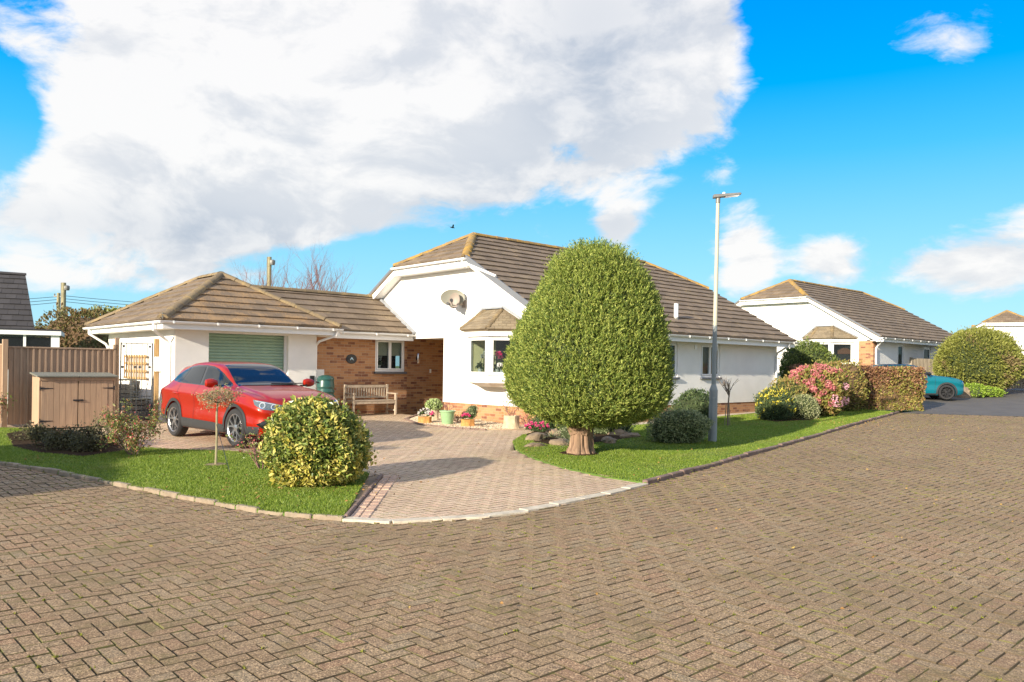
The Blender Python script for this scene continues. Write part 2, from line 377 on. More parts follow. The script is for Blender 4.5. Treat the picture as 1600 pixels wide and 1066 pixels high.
M['jointd'] = beddingmat('driveway_joint', (.20, .14, .09), (.28, .20, .13), (.22, .18, .08))
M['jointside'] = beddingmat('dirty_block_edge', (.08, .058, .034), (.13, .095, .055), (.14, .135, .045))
M['asphalt'] = mat('asphalt', (.10, .092, .085), .85, var=.15, scale=1.5, bumps=.5, bscale=120)
M['field'] = mat('field_grass', (.10, .16, .035), .95, var=.3, scale=.7)
M['turf'] = mat('turf', (.085, .15, .02), .95, var=.35, scale=2.5, bumps=.6, bscale=50)
M['kerb'] = M['kerb']
M['gravel'] = mat('gravel_bed', (.42, .32, .20), .95, var=.3, scale=30, bumps=.8, bscale=60)
def grassmat():
    m, nt, p = newmat('grass_blade'); v = objvec(nt)
    c = ramp(nt, rnd(nt), [(.105, .18, .014), (.165, .26, .024), (.24, .335, .036), (.34, .40, .075)])
    c = mixc(sstep(xnoise(v, .9, 5, .65), .50, .72) * .55, c, (.26, .27, .07)); c = mixc(sstep(xnoise(v, 3.1, 5, .65), .58, .76) * .5, c, (.07, .13, .015)); c = mixc(sstep(xnoise(v, 6.0, 3, .6), .66, .78) * .7, c, (.36, .30, .13))
    nt.links.new(c, p.inputs['Base Color']); p.inputs['Roughness'].default_value = .5
    t = nt.nodes.new('ShaderNodeBsdfTranslucent'); nt.links.new(c, t.inputs[0]); ms = nt.nodes.new('ShaderNodeMixShader'); ms.inputs[0].default_value = .35
    nt.links.new(p.outputs[0], ms.inputs[1]); nt.links.new(t.outputs[0], ms.inputs[2]); nt.links.new(ms.outputs[0], nt.nodes['Material Output'].inputs[0]); return m
M['blade'] = grassmat()
M['mossblade'] = leafmat('moss_blade', [(.08, .10, .01), (.17, .19, .02), (.28, .28, .05)], .8, .2)
M['worn'] = mat('worn_turf', (.20, .15, .075), .95, var=.35, scale=9, bumps=.6)
M['fallen'] = leafmat('fallen_leaf', [(.16, .08, .03), (.32, .18, .06), (.42, .32, .10)], .7, .1)
M['pebble'] = leafmat('pebble', [(.32, .24, .15), (.5, .4, .28), (.6, .5, .38)], .8, 0)

# ------------------------------------------------------------ ground sheets
def sheet(name, poly, dz, m, kind='structure', th=0):
    """flat polygon folded onto the ground, dz above it"""
    bm = bmesh.new(); f = bm.faces.new([bm.verts.new((p[0], p[1], 0)) for p in poly])
    bmesh.ops.triangulate(bm, faces=[f])
    for y in (8.5, 27.0, 40.0):
        bmesh.ops.bisect_plane(bm, geom=bm.verts[:] + bm.edges[:] + bm.faces[:], plane_co=(0, y, 0), plane_no=(0, 1, 0))
    for v in bm.verts: v.co.z = gz(v.co.x, v.co.y) + dz
    for f in bm.faces:
        f.normal_update()
        if f.normal.z < 0: f.normal_flip()
    if th:
        r = bmesh.ops.extrude_face_region(bm, geom=bm.faces[:]); 
        for e in r['geom']:
            if isinstance(e, bmesh.types.BMVert): e.co.z -= th
        bmesh.ops.recalc_face_normals(bm, faces=bm.faces)
    me = bpy.data.meshes.new(name); bm.to_mesh(me); bm.free()
    o = link(name, me, m); return tag(o, kind=kind)
sheet('ground', [(-900, -300), (900, -300), (900, 1500), (-900, 1500)], -.09, M['field'])

KL = [G(*p) for p in [(0, 725), (100, 742), (200, 762), (300, 782), (400, 800), (470, 808), (536, 813)]]
KL = [(-13.5, 16.9), (-10.2, 13.9)] + KL
KD = [G(*p) for p in [(536, 813), (590, 816), (640, 815.5), (740, 810), (800, 803), (850, 794), (900, 783), (960, 770), (1010, 757)]]
KR = [G(*p) for p in [(1010, 757), (1080, 738), (1148, 719), (1230, 696), (1320, 669), (1370, 655), (1405, 645.5)]]
ROADP = KL + KD[1:] + KR[1:] + [G(1600, 651), (34, 24), (34, -6), (-22, -6), (-22, 20)]
sheet('road_bedding', ROADP, -.0125, M['joint'])
def herring(name, poly, dz, m, w=.1, gap=.010, off=(0, 0), view=True, rot=AA, jit=.0022, holes=()):
    P = np.array([p[:2] for p in poly]); a, b = np.array([math.cos(R(rot)), math.sin(R(rot))]), np.array([-math.sin(R(rot)), math.cos(R(rot))])
    pa, pb = P @ a, P @ b; i0, i1 = int(pa.min() / w) - 4, int(pa.max() / w) + 4; j0, j1 = int(pb.min() / w) - 4, int(pb.max() / w) + 4
    recs = []
    for j in range(j0, j1):
        s = j + 4 * ((i0 - j) // 4)
        k = np.arange(s, i1, 4)
        recs.append(np.stack([k + 1.0, np.full(len(k), j + .5), np.zeros(len(k))], 1))
        recs.append(np.stack([k + 2.5, np.full(len(k), j + 0.0), np.ones(len(k))], 1))
    Rr = np.concatenate(recs); C = (Rr[:, :1] * a + Rr[:, 1:2] * b) * w + np.array(off)
    k = inpoly(C, poly)
    if view: k &= (np.abs(C[:, 0]) < .72 * C[:, 1] + 2.2) & (C[:, 1] > 2.2)
    for h in holes: k &= ~inpoly(C, h)
    C, Rr = C[k], Rr[k]; n = len(C)
    hl = np.where(Rr[:, 2] == 0, w, w / 2) - gap / 2; hw = np.where(Rr[:, 2] == 0, w / 2, w) - gap / 2
    ang = RNG.normal(0, .010, n); ca, sa = np.cos(ang)[:, None], np.sin(ang)[:, None]
    a2 = a * ca + b * sa; b2 = b * ca - a * sa
    z = gzv(C) + dz + RNG.normal(0, jit, n); tx = RNG.normal(0, .005, n); ty = RNG.normal(0, .005, n)
    def ring(sc, zo):
        out = []
        for su, sv in ((-1, -1), (1, -1), (1, 1), (-1, 1)):
            u = su * (hl - sc); v = sv * (hw - sc)
            xy = C + a2 * u[:, None] + b2 * v[:, None]
            out.append(np.concatenate([xy, (z + zo + tx * u + ty * v)[:, None]], 1))
        return out
    T = ring(.0022, 0); E_ = ring(0, -.0018); D_ = ring(0, -.03)
    V_ = np.stack(T + E_ + D_, 1)  # n,12,3
    fs = [(0, 1, 2, 3)] + [(4 + i, 4 + (i + 1) % 4, (i + 1) % 4, i) for i in range(4)] + [(8 + i, 8 + (i + 1) % 4, 4 + (i + 1) % 4, 4 + i) for i in range(4)]
    fi = np.array(fs); me = bpy.data.meshes.new(name)
    me.vertices.add(n * 12); me.vertices.foreach_set('co', V_.astype(np.float32).ravel())
    idx = (fi[None] + (np.arange(n) * 12)[:, None, None]).reshape(-1).astype(np.int32); nf = n * len(fs)
    me.loops.add(len(idx)); me.loops.foreach_set('vertex_index', idx); me.polygons.add(nf)
    me.polygons.foreach_set('loop_start', np.arange(0, nf * 4, 4, dtype=np.int32)); me.polygons.foreach_set('loop_total', np.full(nf, 4, dtype=np.int32))
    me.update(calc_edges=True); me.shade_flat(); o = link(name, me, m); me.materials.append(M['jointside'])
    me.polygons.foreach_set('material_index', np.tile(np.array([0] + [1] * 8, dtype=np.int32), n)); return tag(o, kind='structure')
herring('road', ROADP, -.004, M['road'])
# asphalt beyond
sheet('asphalt_drive', [G(1405, 645.5), G(1600, 651), (34, 24), (60, 60), (24, 62), (17, 40), G(1445, 640)], -.0, M['asphalt'])
# driveway
DRV = KD + [G(950, 748), G(880, 733), G(830, 717), G(803, 703), G(800, 690), G(822, 680), G(836, 672), (2.1, 18.3), (-4.1, 23.5), (-7.8, 20.2), (-9.4, 21.0), (-13.5, 22), (-12.5, 17.2)] + \
    [G(60, 672), G(120, 678), G(190, 700), G(260, 704), G(340, 706), G(430, 712), G(570, 742)]
sheet('driveway_bedding', DRV, .0005, M['jointd'])
BOR = [G(536, 813), G(548, 815), G(602, 748), G(592, 742), G(577, 742)]
herring('driveway', DRV, .006, M['drive'], gap=.006, view=False, jit=.0006, off=(.03, .01), holes=[BOR])
def course(name, pts, w, l, dz, m, h=.04, side=0, kind='structure', gap=.012, jit=.003, mb=None):
    """a row of blocks along a polyline"""
    mb = mb or MB(); pts = [Vector((*p[:2], 0)) for p in pts]
    acc = 0
    seg = []; L = 0
    for p, q in zip(pts, pts[1:]): seg.append((L, p, q)); L += (q - p).length
    n = max(1, round(L / l)); l = L / n
    def at(s):
        for (s0, p, q) in reversed(seg):
            if s >= s0: return p + (q - p).normalized() * (s - s0), (q - p).normalized()
        return pts[0], (pts[1] - pts[0]).normalized()
    for i in range(n):
        c, d = at((i + .5) * l); nn = Vector((-d.y, d.x, 0)); c = c + nn * side
        z = gz(c.x, c.y) + dz + random.gauss(0, jit)
        mb.box((c.x, c.y, z - h / 2), (l - gap, w, h), rz=math.atan2(d.y, d.x) + random.gauss(0, .01), ry=-.0145 * d.y * 0)
    return mb
b_ = G(540, 811), G(597, 744)
mb = course('', [b_[0], b_[1]], .095, .2, .016, None, side=-.08)
mb = course('', [b_[0], b_[1]], .095, .2, .016, None, side=-.19, mb=mb)
edge2 = [G(836, 672), G(815, 682), G(801, 692), G(806, 704), G(832, 717), G(880, 733), G(950, 748)]
mb = course('', edge2, .1, .2, .022, None, side=.06, mb=mb)
tag(mb.build('driveway_border', M['border'], bevel=.006), kind='structure')
# kerbs
mb = course('', KL, .075, .36, .036, None, h=.12, side=.03, jit=.006); 
tag(mb.build('kerb', M['kerb'], bevel=.012), kind='structure')
mb = course('', KD, .14, .50, .017, None, h=.1, side=.035, gap=.008, jit=.0015); tag(mb.build('kerb_flush', M['kerbpale'], bevel=.004), kind='structure')
mb = course('', KR, .085, .40, .055, None, h=.14, side=.03, jit=.006); mb = course('', [(b_[0][0], b_[0][1]), b_[1]], .05, .6, .04, None, h=.1, side=.0, mb=mb)
tag(mb.build('kerb_dark', M['kerbdark'], bevel=.012), kind='structure')
# lawns
LAWN_L = [(p[0], p[1]) for p in KL] + [G(577, 742), G(430, 712), G(340, 706), G(260, 704), G(190, 700), G(120, 678), G(60, 672), (-12.5, 17.2)]
LAWN_R = KR + [(12.2, 27.5), (9.9, 28.2), G(1195, 646), G(1120, 653), G(1020, 664), G(930, 672), G(850, 672), G(815, 682), G(801, 692), G(806, 704), G(832, 717), G(880, 733), G(950, 748)]
sheet('lawn', LAWN_L, .02, M['turf'], th=.06); sheet('lawn', LAWN_R, .025, M['turf'], th=.06)
BED = [G(10, 680), G(60, 672), G(120, 676), G(170, 690), G(205, 697), G(190, 708), G(130, 716), G(60, 710), G(20, 700)]
sheet('flower_bed', BED, .035, M['soil'], th=.04)
BED2 = [G(1190, 652), G(1240, 646), G(1290, 648), G(1270, 658), G(1215, 661), G(1190, 658)]
BED3 = [G(822, 681), G(850, 671), G(900, 668), G(950, 668), G(985, 676), G(990, 686), G(930, 694), G(880, 700), G(835, 694)]
BED4 = [G(980, 712), G(1050, 703), G(1100, 701), G(1110, 708), G(1040, 716)]
for q in (BED2, BED3): sheet('flower_bed', q, .035, M['soil'], th=.04)
TR = G(906, 711)
def disc(c, r, n=14): return [(c[0] + r * math.cos(2 * math.pi * k / n) * random.uniform(.85, 1.1), c[1] + r * math.sin(2 * math.pi * k / n) * random.uniform(.85, 1.1)) for k in range(n)]
def grass(poly, dens, name, holes=()):
    P = np.array(poly); lo, hi = P.min(0), P.max(0); n = int((hi - lo).prod() * dens)
    Q = RNG.uniform(lo, hi, (n, 2)); k = inpoly(Q, poly)
    for h in holes: k &= ~inpoly(Q, h)
    # thinner with distance
    k &= RNG.uniform(size=n) < np.clip(1.25 - Q[:, 1] / 30, .3, 1)
    Q = Q[k]; n = len(Q)
    z = gzv(Q) + .022; h = RNG.uniform(.016, .034, n) * (1 + .3 * np.sin(Q[:, 0] * 2.1) * np.sin(Q[:, 1] * 1.7)); ang = RNG.uniform(0, 6.28, n); w = RNG.uniform(.0025, .005, n) * (1 + Q[:, 1] / 22)
    p0 = np.stack([Q[:, 0] - np.cos(ang) * w, Q[:, 1] - np.sin(ang) * w, z], 1); p1 = np.stack([Q[:, 0] + np.cos(ang) * w, Q[:, 1] + np.sin(ang) * w, z], 1)
    lean = RNG.normal(0, .018, (n, 2)); p2 = np.stack([Q[:, 0] + lean[:, 0], Q[:, 1] + lean[:, 1], z + h], 1)
    return tag(npmesh(name, np.stack([p0, p1, p2], 1).reshape(-1, 3), 3, M['blade']), 'short bright green mown grass of the lawn', 'grass', kind='stuff')
grass(LAWN_L, 6500, 'grass', [BED, disc(G(337, 729), .16)]); grass(LAWN_R, 5000, 'grass', [BED2, BED3, disc(TR, .35)])
sheet('worn_patch', disc(G(337, 729), .17), .034, M['worn'], th=.02)
# moss and weeds in the joints of the road, thickest along the kerb
n = 60000; Q = RNG.uniform((-11, 3.6), (15, 27), (n, 2)); Q = Q[inpoly(Q, ROADP)]
KK = np.array(KL + KD[1:] + KR[1:]); dk = np.min(np.stack([np.linalg.norm(Q - (KK[i] + (KK[i + 1] - KK[i]) * np.clip(((Q - KK[i]) @ (KK[i + 1] - KK[i]) / ((KK[i + 1] - KK[i]) @ (KK[i + 1] - KK[i]) + 1e-9)), 0, 1)[:, None]), axis=1) for i in range(len(KK) - 1)]), 0)
fn_ = np.sin(Q[:, 0] * 1.3 + 2) * np.sin(Q[:, 1] * 1.1) + .6 * np.sin(Q[:, 0] * 3.7 + Q[:, 1] * 2.9) + .5 * np.sin(Q[:, 1] * 5.1 - Q[:, 0] * 2.3)
k = RNG.uniform(size=len(Q)) < np.clip(.05 + .55 * np.exp(-dk * 2.2) * (.5 + .5 * fn_) + .05 * (fn_ > 1.0), 0, 1); Q = Q[k]; m_ = 9; ca_, cb_ = np.array(A[:]), np.array(B[:]); ia, ib = np.round(Q @ ca_ / .1) * .1, np.round(Q @ cb_ / .1) * .1; Q = ia[:, None] * ca_ + ib[:, None] * cb_
Q = np.repeat(Q, m_, 0) + RNG.normal(0, .008, (len(Q) * m_, 2)); z = gzv(Q) - .004; ang = RNG.uniform(0, 6.28, len(Q)); w = .004
p0 = np.stack([Q[:, 0] - np.cos(ang) * w, Q[:, 1] - np.sin(ang) * w, z], 1); p1 = np.stack([Q[:, 0] + np.cos(ang) * w, Q[:, 1] + np.sin(ang) * w, z], 1); p2 = np.stack([Q[:, 0], Q[:, 1], z + RNG.uniform(.006, .018, len(Q))], 1)
tag(npmesh('moss', np.stack([p0, p1, p2], 1).reshape(-1, 3), 3, M['mossblade']), 'green moss and weeds growing in the joints of the block paving', 'moss', kind='stuff')
n = 420; Q = np.concatenate([RNG.normal(0, 1.5, (n, 2)) + [8.6, 21.5], RNG.uniform((-10, 5), (14, 24), (500, 2)), RNG.normal(0, .7, (160, 2)) + [-2.6, 10.4]])
D = RNG.normal(0, 1, (len(Q), 3)) * [1, 1, .12]; tag(npmesh('fallen_leaves', leafverts(np.concatenate([Q, (gzv(Q) + .052)[:, None]], 1), D, RNG.uniform(.02, .045, len(Q)), .022, .3), 4, M['fallen']), 'small brown and yellow fallen leaves scattered over grass and paving', 'fallen leaves', kind='stuff')
# path strip and gravel bed
sheet('path', [G(1196, 645), G(1205, 641), (2.9, 20.1), (1.7, 18.7), G(850, 671), G(930, 671), G(1020, 663.5), G(1120, 652.5)], .03, M['concrete'], th=.05)
GRV = [G(636, 657), G(660, 649), G(683, 646), (.4, 18.6), G(800, 672), G(760, 672), G(700, 668), G(655, 663)]
sheet('gravel_bed', GRV, .02, M['gravel'], th=.04)
mb = course('', [G(683, 645.5), G(655, 648), G(634, 656), G(655, 664), G(700, 669.5), G(760, 673)], .07, .2, .04, None, h=.06)
tag(mb.build('gravel_edging', M['kerbdark'], bevel=.008), kind='structure')
P = np.array(GRV); Q = RNG.uniform(P.min(0), P.max(0), (9000, 2)); Q = Q[inpoly(Q, GRV)]
pv = []
for q in Q:
    s = random.uniform(.012, .028); a0 = random.uniform(0, 6); z = gz(*q) + .022
    top = (q[0], q[1], z + s * .8); ringp = [(q[0] + s * math.cos(a0 + 1.57 * k), q[1] + s * math.sin(a0 + 1.57 * k), z) for k in range(4)]
    pv.append((top, ringp))
mb = MB()
for top, rg in pv: mb.add([top] + rg, [(0, 1, 2), (0, 2, 3), (0, 3, 4), (0, 4, 1)])
tag(mb.build('pebbles', M['pebble']), 'pale gravel pebbles filling the bed below the gable wall', 'gravel', kind='stuff')

# ------------------------------------------------------------ house kit (local: x along the eaves, y along the gable, z up)
def clip_s(poly, d):
    xs = []
    n = len(poly)
    for i in range(n):
        (s0, d0), (s1, d1) = poly[i], poly[(i + 1) % n]
        if (d0 - d) * (d1 - d) <= 0 and d0 != d1: xs.append(s0 + (s1 - s0) * (d - d0) / (d1 - d0))
    return (min(xs), max(xs)) if len(xs) >= 2 else None
def tiles(mb, O, U, V, poly, ex=.34, tw=.33, th=.042):
    """courses of single roof tiles on a convex (s,d) polygon of the plane O+U*s+V*d"""
    O, U, V = Vector(O), Vector(U).normalized(), Vector(V).normalized(); N = U.cross(V)
    if N.z < 0: N = -N
    dmax = max(p[1] for p in poly); k = 0; d = 0
    while d < dmax - .02:
        d1 = min(d + ex, dmax); a = clip_s(poly, d + 1e-3); b = clip_s(poly, d1 - 1e-3)
        if a and b:
            lo, hi = min(a[0], b[0]), max(a[1], b[1]); s = math.floor(lo / tw) * tw + (tw / 2 if k % 2 else 0) - tw
            while s < hi:
                l0, l1 = max(s + .003, a[0]), min(s + tw - .003, a[1]); u0, u1 = max(s + .003, b[0]), min(s + tw - .003, b[1])
                if l1 - l0 > .01 or u1 - u0 > .01:
                    if l1 < l0: l0 = l1 = min(max((l0 + l1) / 2, a[0]), a[1])
                    if u1 < u0: u0 = u1 = min(max((u0 + u1) / 2, b[0]), b[1])
                    j = random.gauss(0, .003); o0 = th + j; o1 = .004
                    q = [O + U * l0 + V * (d - .03) + N * (o0 + .012), O + U * l1 + V * (d - .03) + N * (o0 + .012), O + U * u1 + V * d1 + N * (o1 + .01), O + U * u0 + V * d1 + N * (o1 + .01)]
                    bt = [O + U * l0 + V * (d - .03) + N * .004, O + U * l1 + V * (d - .03) + N * .004]
                    mb.add(q + bt, [(0, 1, 2, 3), (4, 5, 1, 0), (4, 0, 3), (5, 2, 1), (4, 3, 2, 5)])
                s += tw
        d = d1; k += 1
def slope(name, O, U, V, poly, m, parent, **k):
    mb = MB(); O, U, V = Vector(O), Vector(U).normalized(), Vector(V).normalized(); N = U.cross(V)
    if N.z < 0: N = -N
    mb.prism(poly, O - N * .06, U, V, N, .06); tiles(mb, O, U, V, poly, **k)
    return mb.build(name, m, parent)
def ridge(mb, p, q, r=.115, l=.42):
    p, q = Vector(p), Vector(q); d = q - p; n = max(1, round(d.length / l)); dn = d.normalized(); side = dn.cross(Vector((0, 0, 1))).normalized(); up = side.cross(dn)
    for i in range(n):
        a = p + d * (i / n); b = p + d * ((i + 1) / n) + dn * .02; dr = random.gauss(0, .004)
        vs = []
        for c, rr in ((a, r + .012 + dr), (b, r + dr)):
            vs += [c + side * (rr * math.cos(t)) + up * (rr * .75 * math.sin(t) - .02) for t in [math.pi * k / 8 for k in range(9)]]
        mb.add(vs, [(k, k + 1, k + 10, k + 9) for k in range(8)] + [tuple(range(9)), tuple(range(17, 8, -1))])
def gutter(mb, p, q, r=.058):
    """half-round gutter with brackets"""
    p, q = Vector(p), Vector(q); d = (q - p).normalized(); s = d.cross(Vector((0, 0, 1))).normalized()
    vs = []
    for c in (p, q):
        vs += [c + s * (rr * math.cos(t)) - Vector((0, 0, rr * math.sin(t))) for rr in (r, r - .008) for t in [math.pi * k / 8 for k in range(9)]]
    fs = [(k, k + 1, k + 19, k + 18) for k in range(8)] + [(9 + k, 27 + k, 28 + k, 10 + k) for k in range(8)] + [(0, 18, 27, 9), (8, 17, 35, 26)]
    fs += [tuple(range(0, 9)), tuple(range(26, 17, -1))]
    mb.add(vs, fs)
    L = (q - p).length; n = max(1, int(L / .95))
    for i in range(n + 1):
        c = p + d * (L * (i + .3) / (n + .6)) - Vector((0, 0, .025)); mb.box(c, (.03, 2 * r + .016, .06), rz=math.atan2(d.y, d.x))
def wind(parent, c, w, h, n, axis='x', out=-1, name='window', back=None, blindf=0, sill=None, depth=.07, fr=.055, open_first=False):
    """uPVC window: c = centre of the opening on the wall face; axis = wall direction; out = sign of the outward side"""
    fm = MB(); gm = MB()
    def bx(mb, u0, u1, v0, v1, d0, d1):
        if axis == 'x': mb.bb(c[0] + u0, c[0] + u1, c[1] + out * d0, c[1] + out * d1, c[2] + v0, c[2] + v1)
        else: mb.bb(c[0] + out * d0, c[0] + out * d1, c[1] + u0, c[1] + u1, c[2] + v0, c[2] + v1)
    H = h / 2; Wd = w / 2; d0, d1 = -.09, -.03
    bx(fm, -Wd, Wd, H - fr, H, d0, d1); bx(fm, -Wd, Wd, -H, -H + fr, d0, d1)
    bx(fm, -Wd, -Wd + fr, -H + fr, H - fr, d0, d1); bx(fm, Wd - fr, Wd, -H + fr, H - fr, d0, d1)
    cw = (w - 2 * fr) / n
    for i in range(n):
        u0 = -Wd + fr + i * cw; u1 = u0 + cw; s_ = .045; e0, e1 = -.085, -.012
        if i: bx(fm, u0 - .02, u0 + .02, -H + fr, H - fr, d0, d1)
        bx(fm, u0 + .003, u1 - .003, H - fr - s_, H - fr - .003, e0, e1); bx(fm, u0 + .003, u1 - .003, -H + fr + .003, -H + fr + s_, e0, e1)
        bx(fm, u0 + .003, u0 + s_, -H + fr + s_, H - fr - s_, e0, e1); bx(fm, u1 - s_, u1 - .003, -H + fr + s_, H - fr - s_, e0, e1)
        bx(gm, u0 + s_, u1 - s_, -H + fr + s_, H - fr - s_, -.05, -.044)
    fo = fm.build(name, M['white'], parent, bevel=.004); gm.build('pane', M['glass'], fo)
    if back:
        cdp = .13 if back == 'tan' else .45; k = MB(); bx(k, -Wd + .03, Wd - .03, -H + .03, H - .03, -cdp, -cdp + .01); k.build('window_backing', M[back], fo)  # dark ones paint in the unlit room; the tan one is a blind
    if blindf:
        k = MB(); bx(k, -Wd + .03, Wd - .03, H - .03 - blindf * h, H - .03, -.13, -.125); k.build('blind', M['blind'], fo)
    if sill:
        k = MB(); bx(k, -Wd - .04, Wd + .04, -H - .06, -H, -.03, .07); k.build('sill', M[sill], fo, bevel=.006)
    return fo

def wallpanel(mb, u0, u1, z0, z1, y, t, holes, axis='x'):
    """a wall of thickness t behind face y, with rectangular openings (u0,u1,z0,z1)"""
    us = sorted({u0, u1, *[h[0] for h in holes], *[h[1] for h in holes]}); zs = sorted({z0, z1, *[h[2] for h in holes], *[h[3] for h in holes]})
    us = [u for u in us if u0 <= u <= u1]; zs = [z for z in zs if z0 <= z <= z1]
    for i in range(len(us) - 1):
        run = None
        for j in range(len(zs) - 1):
            um, zm = (us[i] + us[i + 1]) / 2, (zs[j] + zs[j + 1]) / 2
            solid = not any(h[0] < um < h[1] and h[2] < zm < h[3] for h in holes)
            if solid and run is None: run = zs[j]
            if (not solid or j == len(zs) - 2) and run is not None:
                top = zs[j + 1] if solid else zs[j]
                if axis == 'x': mb.bb(us[i], us[i + 1], y, y + t, run, top)
                else: mb.bb(y, y + t, us[i], us[i + 1], run, top)
                run = None
EZ = 2.6; SL = .568; HB0, HB1 = 2.95, 6.30; HZ = EZ + (HB0 + .45) * SL; RB = (HB0 + HB1) / 2; RZ = EZ + (RB + .45) * SL
YL = HB0 + HB1 + .45         # left eave
def main_house(root, Lx=11.3, lod=0, brick_corner=False, side_windows=(), porch=True, Mt='tile'):
    """half-hipped bungalow wing: gable at x=.25, eaves along y=-.45"""
    x0 = -.1; x1 = Lx; ls = math.hypot(1, SL); N0 = (0, -SL, 1)
    dR = (RB + .45) * ls; dH = (HB0 + .45) * ls; rx = x0 + 1.64
    rf = empty('roof', (0, 0, 0), parent=root)
    rf = slope('roof', (0, -.45, EZ), (1, 0, 0), (0, 1, SL), [(x0, 0), (x1, 0), (x1, dH), (x1 - 1.64, dR), (rx, dR), (x0, dH)], M[Mt], root)
    slope('roof_slope', (0, YL, EZ), (1, 0, 0), (0, -1, SL), [(x0, 0), (x1, 0), (x1, dH), (x1 - 1.64, dR), (rx, dR), (x0, dH)], M[Mt], rf)
    hh = RZ - HZ; hl = math.hypot(1.64, hh)
    slope('half_hip', (x0, 0, HZ), (0, 1, 0), (1.64, 0, hh), [(HB0, 0), (HB1, 0), (RB, hl)], M[Mt], rf)
    slope('half_hip', (x1, 0, HZ), (0, 1, 0), (-1.64, 0, hh), [(HB0, 0), (HB1, 0), (RB, hl)], M[Mt], rf)
    mb = MB(); e = .02
    ridge(mb, (rx, RB, RZ + e), (x1 - 1.64, RB, RZ + e)); ridge(mb, (x0, HB0, HZ + e), (rx, RB, RZ + e)); ridge(mb, (x0, HB1, HZ + e), (rx, RB, RZ + e))
    ridge(mb, (x1, HB0, HZ + e), (x1 - 1.64, RB, RZ + e)); mb.build('ridge_cap', M['ridge'], rf, smooth=True)
    # walls
    zt = lambda y: EZ + (min(y, 2 * RB - y) + .45) * SL - .12
    gp = [(0, .6), (4.3, .6), (4.3, 2.4), (9.2, 2.4), (9.2, min(zt(9.2), HZ)), (HB1 + .1, HZ - .05), (HB0 - .1, HZ - .05), (0, zt(0))] if porch else \
         [(0, .6), (9.2, .6), (9.2, zt(9.2)), (HB1 + .1, HZ - .05), (HB0 - .1, HZ - .05), (0, zt(0))]
    mb = MB(); mb.prism(gp, (.25, 0, 0), (0, 1, 0), (0, 0, 1), (1, 0, 0), .28)
    if brick_corner:
        k = MB(); k.bb(.235, .6, -.012, .62, .1, 2.42); k.build('brick_pier', M['brick'], root)
    holes = [(a, b, z0, z1) for (a, b, z0, z1, *_) in side_windows]
    wallpanel(mb, .25, Lx - .4, .6, 2.48, 0, .28, holes)
    mb.bb(Lx - .68, Lx - .4, .28, 9.2, .6, 2.48); 
    mb.prism([(0, 2.48), (9.2, 2.48), (HB1 + .1, HZ - .05), (HB0 - .1, HZ - .05)], (Lx - .68, 0, 0), (0, 1, 0), (0, 0, 1), (1, 0, 0), .28)
    if not porch: mb.bb(.53, Lx - .68, 8.92, 9.2, .6, 2.48)
    mb.build('wall', M['render'], root)
    pl = MB(); pl.bb(.275, Lx - .42, .022, .3, -.2, .6); pl.bb(.275, .5, .3, 4.27 if porch else 9.18, -.2, .6); pl.bb(Lx - .66, Lx - .42, .3, 9.1, -.2, .6)
    if not porch: pl.bb(.5, Lx - .66, 8.9, 9.18, -.2, .6)
    pl.build('brick_plinth', M['brick'], root)
    dm = MB(); dm.bb(.18, .3, -.5 + .5, 0, 0, 0)
    # fascia, soffit, gutter along the side
    f = MB(); f.bb(x0 + .03, x1 - .03, -.43, -.405, 2.38, 2.575); f.bb(x0 + .03, x1 - .03, YL - .025, YL, 2.38, 2.575)
    f.build('fascia', M['white'], root)
    f = MB(); f.bb(x0 + .05, x1 - .05, -.405, 0, 2.40, 2.43); f.build('soffit', M['soffit'], root)
    g = MB(); gutter(g, (x0 + .05, -.49, 2.555), (x1 + .02, -.49, 2.555)); g.build('gutter', M['white'], root, smooth=True)
    d = MB(); d.tube([(Lx - .5, -.49, 2.50), (Lx - .5, -.47, 2.42), (Lx - .52, -.10, 2.2), (Lx - .52, -.05, 2.1), (Lx - .52, -.05, .25)], .035); d.build('downpipe', M['white'], root, smooth=True)
    # gable trim: boxed barge boards, half-hip fascia and gutter
    for (ya, za, yb, zb) in ((-.45, EZ, HB0, HZ), (YL, EZ, HB1, HZ)):
        w = MB(); dyy, dzz = yb - ya, zb - za; l = math.hypot(dyy, dzz); ny, nz = dzz / l * (-1 if dyy > 0 else 1), abs(dyy) / l
        poly = [(ya, za - .03), (yb, zb - .03), (yb - (.12 if dyy > 0 else -.12), zb - .27), (ya + (.16 if dyy > 0 else -.16), za - .24)]
        w.prism(poly, (x0 + .03, 0, 0), (0, 1, 0), (0, 0, 1), (1, 0, 0), .025)
        w.prism([(a_, b_ + (.02 if q > 1 else -.20)) for q, (a_, b_) in enumerate(poly)], (x0 + .06, 0, 0), (0, 1, 0), (0, 0, 1), (1, 0, 0), .29)
        w.build('bargeboard', M['white'], root)
        hv = .17 if (lod == 0 and dyy > 0) else .085; v = MB(); v.beam((x0 + .012, ya, za + .055 - hv / 2), (x0 + .012, yb, zb + .055 - hv / 2), hv, .05, up=(1, 0, 0)) if False else v.prism([(ya, za + .05), (yb, zb + .05), (yb, zb + .05 - hv), (ya, za + .05 - hv)], (x0 - .01, 0, 0), (0, 1, 0), (0, 0, 1), (1, 0, 0), .038); v.build('verge', M['verge'], rf)
    w = MB(); w.bb(x0 + .02, x0 + .045, HB0 - .05, HB1 + .05, HZ - .27, HZ - .02); w.bb(x0 + .045, .25, HB0 - .05, HB1 + .05, HZ - .27, HZ - .245); w.build('fascia', M['white'], root)
    g = MB(); gutter(g, (x0 - .045, HB0 - .05, HZ - .04), (x0 - .045, HB1 + .05, HZ - .04)); g.build('gutter', M['white'], root, smooth=True)
